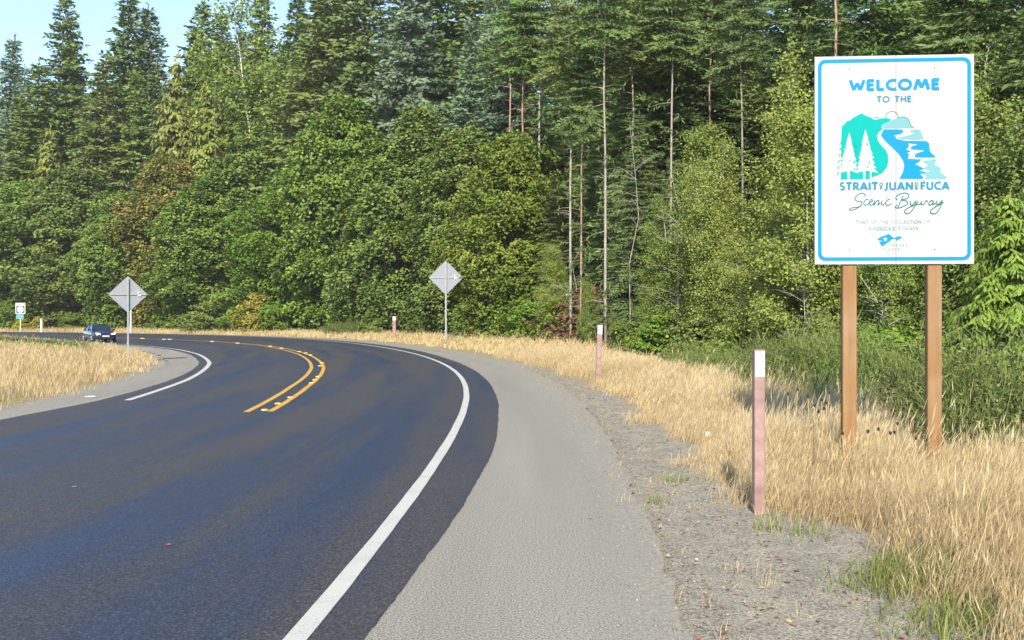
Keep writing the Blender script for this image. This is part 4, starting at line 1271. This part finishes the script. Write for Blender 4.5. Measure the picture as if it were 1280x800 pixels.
# ------------------------------------------------------------------ diamond signs seen from behind
def diamond(px, d, Z, row, diag_px, label, dark_post):
    x = (px-640)*Z/F
    gz = ground_z(x, Z)
    hd = diag_px/2*Z/F
    zc = EYE+(Y0-row)*Z/F-gz
    k = Z/F
    t = thing('diamond_sign', (x, Z, gz), label, 'sign', 'diamond warning signs seen from behind', rz=math.atan2(-x, Z)*-1*-1)
    c = hd*.08; P = []
    for a in range(4):
        th = math.pi/2*a
        cx_, cz_ = (hd-c*1.2)*math.cos(th), (hd-c*1.2)*math.sin(th)
        for b in (-40, -15, 15, 40):
            P.append((cx_+c*math.cos(th+math.radians(b)), zc+cz_+c*math.sin(th+math.radians(b))))
    mb = MB(); mb.prism(P, 0, .006); pl = mb.build('plate', M['alu'], t)
    mb = MB(); mb.prism([(a*.98, zc+(b-zc)*.98) for a, b in P], .0065, .009); mb.build('sign_face', M['warn'], t)
    mb = MB(); mb.box(-hd*.93, hd*.93, -.04, -.001, zc-.028*k/.04, zc+.028*k/.04); mb.build('strap', M['galv'], t)
    pw = 1.4*k*.5*1.45
    mb = MB(); mb.box(-pw, pw, -.045-2*pw, -.045, -.4, zc+hd*.9, .004); mb.build('post', M['galv'], t)
    for zz in (zc-hd*.6, zc, zc+hd*.6):
        mb = MB(); mb.tube([(0, -.06-2*pw, zz), (0, -.04-2*pw, zz)], pw*.5, 6); mb.build('bolt', M['galv'], t)
    mb = MB(); mb.box(hd*.5, hd*.66, -.048, -.041, zc-hd*.10, zc-hd*.02); mb.build('sticker', M['white'], t)
    mb = MB(); mb.box(hd*.5, hd*.58, -.048, -.002, zc+hd*.06, zc+hd*.15); mb.build('sticker', M['white'], t)
    return t
diamond(160, 0, 34.4, 368, 45.5, 'grey bare back of a diamond sign standing in the dry grass of the inner verge', True)
diamond(557.3, 0, 58.5, 347, 42.5, 'grey bare back of a diamond sign on the outer verge before the maples', False)

# ------------------------------------------------------------------ marker posts
def marker(x, y, top_row, label, w=.09, band=.185, body='post_red', tilt=0.0, rz=0.0):
    gz = ground_z(x, y)
    h = EYE+(Y0-top_row)*y/F-gz
    t = thing('marker_post', (x, y, gz), label, 'post', 'marker posts along the outer verge', rz=rz)
    t.rotation_euler = (0, tilt, rz)
    mb = MB(); mb.box(-w/2, w/2, -w/2, w/2, -.4, h, w*.07); p_ = mb.build('post', M[body], t)
    if band:
        bb = h*band
        mb = MB(); mb.box(-w/2+.004, w/2-.004, -w/2-.004, -w/2-.0005, h-bb, h-.012); mb.build('reflector', M['white'], t)
    return t
marker(2.055, 8.0, 437, 'faded red wooden marker post with a white band, nearest the welcome sign', .088, .165)
x, y = unproj(747.5, 476); marker(x, y, 406, 'faded red marker post leaning slightly in the dry grass before the pale trunks', .125, .16, tilt=.035)
x, y = place(493, 4.6); marker(x, y, 395.5, 'small red marker post in the far grass left of the outer diamond sign', .24, .16)
x, y = place(52, 3.3); marker(x, y, 398.5, 'short white marker post at the far road edge left of the dark blue car', .22, 0, 'post_cream')
x, y = place(163.6, 3.5); marker(x, y, 385, 'thin white post rising behind the diamond sign of the inner verge', .17, 0, 'white')

# route shield sign at the far end
x, y = place(25.5, 3.6)
gz = ground_z(x, y); k = y/F
t = thing('route_sign', (x, y, gz), 'small white route sign with black corners above a teal plate on a pale post', 'sign', rz=math.atan2(-x, y)*.8)
zr = lambda r: EYE+(Y0-r)*k-gz
mb = MB(); mb.box(-.9*k*.8, .9*k*.8, .01, .08, -.3, zr(381)); mb.build('post', M['post_straw'], t)
mb = MB(); mb.box(-5.6*k, 5.6*k, -.02, .008, zr(392.2), zr(378.6)); pl = mb.build('plate', M['white'], t)
mb = MB(); mb.box(-4.6*k, 4.6*k, -.026, -.0205, zr(391.2), zr(382.6)); bk = mb.build('shield_ground', M['black'], t)
sh_ = [(4.15*math.cos(a)*(1+.06*math.cos(4*a)*-1), 4.15*math.sin(a)) for a in [2*math.pi*q/18 for q in range(18)]]
mb = MB(); mb.prism([(a*k*.92, (zr(391.2)+zr(382.6))/2+b*k*.95) for a, b in sh_], -.031, -.0265); mb.build('shield', M['white'], bk)
mb = MB(); mb.box(-4.6*k, 3.6*k, -.02, .008, zr(398.8), zr(392.8)); mb.build('lower_plate', M['teal_plate'], t)

# ------------------------------------------------------------------ yellow raised road markers between the centre lines
RM = ['nearest of the three raised markers at the near end of the yellow lines', 'middle one of the three raised markers at the near end of the yellow lines', 'farthest of the three raised markers at the near end of the yellow lines',
 'nearest of three raised markers where the yellow lines start to bend', 'middle one of three raised markers where the yellow lines start to bend', 'farthest of three raised markers where the yellow lines start to bend',
 'lower of two raised markers at the rightmost bulge of the yellow lines', 'upper of two raised markers at the rightmost bulge of the yellow lines',
 'nearest of three markers just past the bulge of the yellow lines', 'middle one of three markers just past the bulge of the yellow lines', 'farthest of three markers just past the bulge of the yellow lines',
 'right one of a pair of markers on the far stretch of the yellow lines', 'left one of a pair of markers on the far stretch of the yellow lines']+['tiny raised marker on the distant yellow line right of the dark blue car']*5
for rm_i, (px, py) in enumerate([(331,513.2),(347.5,505.3),(363,497.5),(389,479.5),(393.5,475.2),(397,471.3),(399.8,457.8),(402.5,454),(388,444.2),(382,441.8),(374,440),(352,435.6),(338,433.2),(297,429.4),(265,427.2),(212,424.6),(205,424.5),(178,423.4)]):
    x, y = unproj(px, py)
    s_, d_ = sd(x, y)
    h = float(np.interp(s_[0], S, HD))
    if 'rm_me' not in globals():
        mb = MB(); mb.box(-.055, .055, -.05, .05, 0, .02, .012)
        o = mb.build('road_marker', M['marker_yellow']); rm_me = o.data
    else:
        o = bpy.data.objects.new('road_marker', rm_me); COL.objects.link(o)
    o.location = (x, y, .006); o.rotation_euler = (0, 0, h); o.scale = (max(1, y/28),)*2+(max(1, y/30),)
    tag(o, RM[rm_i], 'road marker', 'raised markers between the yellow lines')

# ------------------------------------------------------------------ dark blue car
def car(x, y, rz, k, label):
    t = thing('car', (x, y, .006), label, 'car', rz=rz)
    t.scale = (k, k, k)
    st = [(-2.06,.60,.36,.58),(-1.99,.74,.24,.68),(-1.75,.82,.20,.76),(-1.3,.85,.19,.84),(-.8,.86,.19,.90),(.4,.86,.19,.93),(1.4,.85,.2,.96),(1.85,.80,.24,.96),(2.03,.72,.34,.88),(2.08,.62,.42,.78)]
    v = []; f = []
    for yy, hw, zb_, zt_ in st:
        zm = zb_*.35+zt_*.65
        ring = [(-.85*hw,zb_),(-hw,zb_+.1),(-hw*1.0,zm),(-hw*.9,zt_-.03),(-hw*.5,zt_+.015),(0,zt_+.03),(hw*.5,zt_+.015),(hw*.9,zt_-.03),(hw,zm),(hw,zb_+.1),(.85*hw,zb_)]
        v += [(a, yy, b) for a, b in ring]
    n = 11
    for i in range(len(st)-1):
        f += [(i*n+j, (i+1)*n+j, (i+1)*n+(j+1)%n, i*n+(j+1)%n) for j in range(n)]
    f += [tuple(range(n)), tuple((len(st)-1)*n+j for j in range(n-1,-1,-1))]
    mb = MB(); mb.add(v, f, True)
    # roof shell and pillars
    lo = [(-.74,-.98,.90),(.74,-.98,.90),(.76,1.5,.95),(-.76,1.5,.95)]
    hi = [(-.56,-.22,1.36),(.56,-.22,1.36),(.56,.95,1.38),(-.56,.95,1.38)]
    mb.add([(-.57,-.26,1.355),(.57,-.26,1.355),(.58,.98,1.375),(-.58,.98,1.375),(-.5,-.05,1.42),(.5,-.05,1.42),(.5,.8,1.43),(-.5,.8,1.43)],
           [(4,5,6,7),(0,1,5,4),(1,2,6,5),(2,3,7,6),(3,0,4,7)], True)
    for sgn in (-1, 1):
        mb.tube([(sgn*.75,-1.0,.9),(sgn*.57,-.24,1.37)], .04, 6)
        mb.tube([(sgn*.76,1.52,.94),(sgn*.57,.96,1.38)], .06, 6)
        mb.tube([(sgn*.775,.35,.92),(sgn*.575,.35,1.38)], .035, 6)
    mb.build('body', M['car'], t)
    def pane(name, pts):
        m_ = MB(); m_.add(pts, [(0,1,2,3)]); return m_.build(name, M['glass'], t)
    pane('windscreen', [lo[0], lo[1], hi[1], hi[0]])
    pane('rear_window', [lo[2], lo[3], hi[3], hi[2]])
    pane('side_window', [lo[1], lo[2], hi[2], hi[1]]); pane('side_window', [lo[3], lo[0], hi[0], hi[3]])
    for sgn in (-1, 1):
        m_ = MB(); m_.prism([(sgn*.36,.58),(sgn*.70,.62),(sgn*.76,.74),(sgn*.6,.75),(sgn*.38,.67)], -2.045, -1.85); m_.build('headlight', M['lamp'], t)
        m_ = MB(); m_.box(min(sgn*.8,sgn*1.0), max(sgn*.8,sgn*1.0), -.78, -.68, .9, 1.03, .03); m_.build('wing_mirror', M['car'], t)
        for yy in (-1.28, 1.3):
            m_ = MB(); m_.lathe_x([(-.1,.0),(-.1,.26),(-.075,.315),(.075,.315),(.1,.26),(.1,.19)], 18, sgn*.78, yy, .315) if sgn > 0 else m_.lathe_x([(.1,.0),(.1,.26),(.075,.315),(-.075,.315),(-.1,.26),(-.1,.19)], 18, sgn*.78, yy, .315)
            w_ = m_.build('wheel', M['tyre'], t)
            m_ = MB()
            for q in range(5):
                th = q*1.2566
                m_.tube([(sgn*.885, yy, .315), (sgn*.875, yy+.19*math.cos(th), .315+.19*math.sin(th))], .035, 5)
            m_.lathe_x([(0,.2),(.02*sgn,.21),(.02*sgn,.17)], 18, sgn*.86, yy, .315)
            m_.build('rim', M['rim'], w_)
    m_ = MB(); m_.box(-.36, .36, -2.075, -2.0, .58, .64, .01); m_.build('grille', M['black'], t)
    m_ = MB(); m_.box(-.55, .55, -2.075, -2.0, .28, .38, .01); m_.build('air_intake', M['black'], t)
    m_ = MB(); m_.box(-.26, .26, -2.085, -2.06, .43, .54, .004); m_.build('number_plate', M['white'], t)
    return t
x, y = unproj(124, 427.5)
car(x, y, .64, .86, 'dark blue car with bright headlights coming round the far bend')

# ------------------------------------------------------------------ dark seed heads on dry stalks, litter, fallen leaves
for px, py, Z in [(985,494,10.5),(997,488,11),(1010,497,10),(1018,508,9.6),(1027,501,10.2),(1033,505,9.8),(1037,492,11),(1053,543,8.7),(1085,541,8.6),(1098,538,9),(1113,543,8.5),(1118,542,8.7),(1122,531,9.2),(1145,549,8.3),(1023,516,9.4),(1030,512,9.2)]:
    x = (px-640)*Z/F; gz = ground_z(x, Z); h = EYE-(py-Y0)*Z/F-gz
    if h < .15: continue
    t = thing('dried_flower', (x, Z, gz), 'dry flower stalk with a dark seed head in the straw grass by the welcome sign', 'dried flower', 'dark seed heads in the dry grass')
    mb = MB(); mb.tube([(random.uniform(-.08,.04),random.uniform(-.05,.05),-.05),(random.uniform(-.03,.02),0,h*.6),(0,0,h)], .004, 4); mb.build('stem', M['stalk'], t)
    mb = MB(); mb.tube([(0,0,h-.006),(0,0,h+.006),(0,0,h+.02),(0,0,h+.03)], [.005,.012,.014,.005], 7); mb.build('seed_head', M['seedhead'], t)

def crumpled(name, x, y, z, r, m, label, cat, flat=1.0, seed=1):
    g = np.random.default_rng(seed); v = []; f = []; nu, nv = 9, 6
    for i in range(nv+1):
        for j in range(nu):
            ph = math.pi*i/nv; th = 2*math.pi*j/nu
            q = r*g.uniform(.75, 1.15)
            v.append((q*math.sin(ph)*math.cos(th), q*math.sin(ph)*math.sin(th), flat*(q*math.cos(ph))+r*flat*.8))
    for i in range(nv):
        f += [(i*nu+j, (i+1)*nu+j, (i+1)*nu+(j+1)%nu, i*nu+(j+1)%nu) for j in range(nu)]
    mb = MB(); mb.add(v, f); o = mb.build(name, m); o.location = (x, y, z)
    return tag(o, label, cat)
x, y = unproj(885, 546); crumpled('crumpled_paper', x, y, ground_z(x, y)+.02, .045, M['paper'], 'crumpled white litter at the edge of the dry grass left of the near marker post', 'litter', 1.1, 3)
x, y = unproj(113, 496.5); crumpled('paper_scrap', x, y, .004, .11, M['paper'], 'flat white scrap lying on the inner grey shoulder', 'litter', .1, 4)

def fallen(px, py, size, m, label, rz, ground=None):
    x, y = unproj(px, py)
    z = ground_z(x, y)+.012 if ground is None else ground
    out = [(0,-.5),(.12,-.3),(.4,-.35),(.3,-.1),(.5,.1),(.22,.15),(.15,.42),(0,.55),(-.15,.4),(-.25,.15),(-.5,.1),(-.3,-.1),(-.4,-.35),(-.12,-.3)]
    v = [(0,0,.02*size)]+[(a*size, b*size, .12*size*(abs(a)+abs(b))) for a, b in out]
    mb = MB(); mb.add(v, [(0, i+1, (i+1)%len(out)+1) for i in range(len(out))])
    o = mb.build('fallen_leaf', m); o.location = (x, y, z); o.rotation_euler = (0, 0, rz)
    return tag(o, label, 'leaf')
fallen(211, 683, .05, M['leaf_orange'], 'tiny orange leaf lying alone on the dark road', .4, .012)
fallen(93, 610, .05, M['litter'] if False else M['stalk'], 'tiny pale leaf on the dark road at the left', 1.4, .012)
fallen(985, 714, .045, M['leaf_brown'], 'curled reddish brown leaf on the gravel left of the green tufts', .9)
fallen(874, 794, .035, M['leaf_orange'], 'reddish leaf at the bottom edge of the gravel', 2.0)
fallen(996, 701, .05, M['leaf_brown'], 'larger brown leaf just above the reddish brown one on the gravel', 2.6)
fallen(903, 751, .025, M['leaf_brown'], 'small dark brown leaf in the middle of the gravel', 1.9)
fallen(1128, 784, .04, M['leaf_orange'], 'rust red leaf at the edge of the green tufts', .2)

# ------------------------------------------------------------------ thin summer haze
m, nt, p = mat('haze_air')
nt.nodes.remove(p)
pv = N(nt, 'ShaderNodeVolumePrincipled')
pv.inputs['Color'].default_value = (0.95, 0.95, 0.94, 1)
pv.inputs['Density'].default_value = 0.0002
nt.links.new(pv.outputs[0], nt.nodes['Material Output'].inputs['Volume'])
mb = MB(); mb.box(-960, 960, -360, 1560, float(fz.min())-1.2, 92)
tag(mb.build('haze', m), kind='stuff')
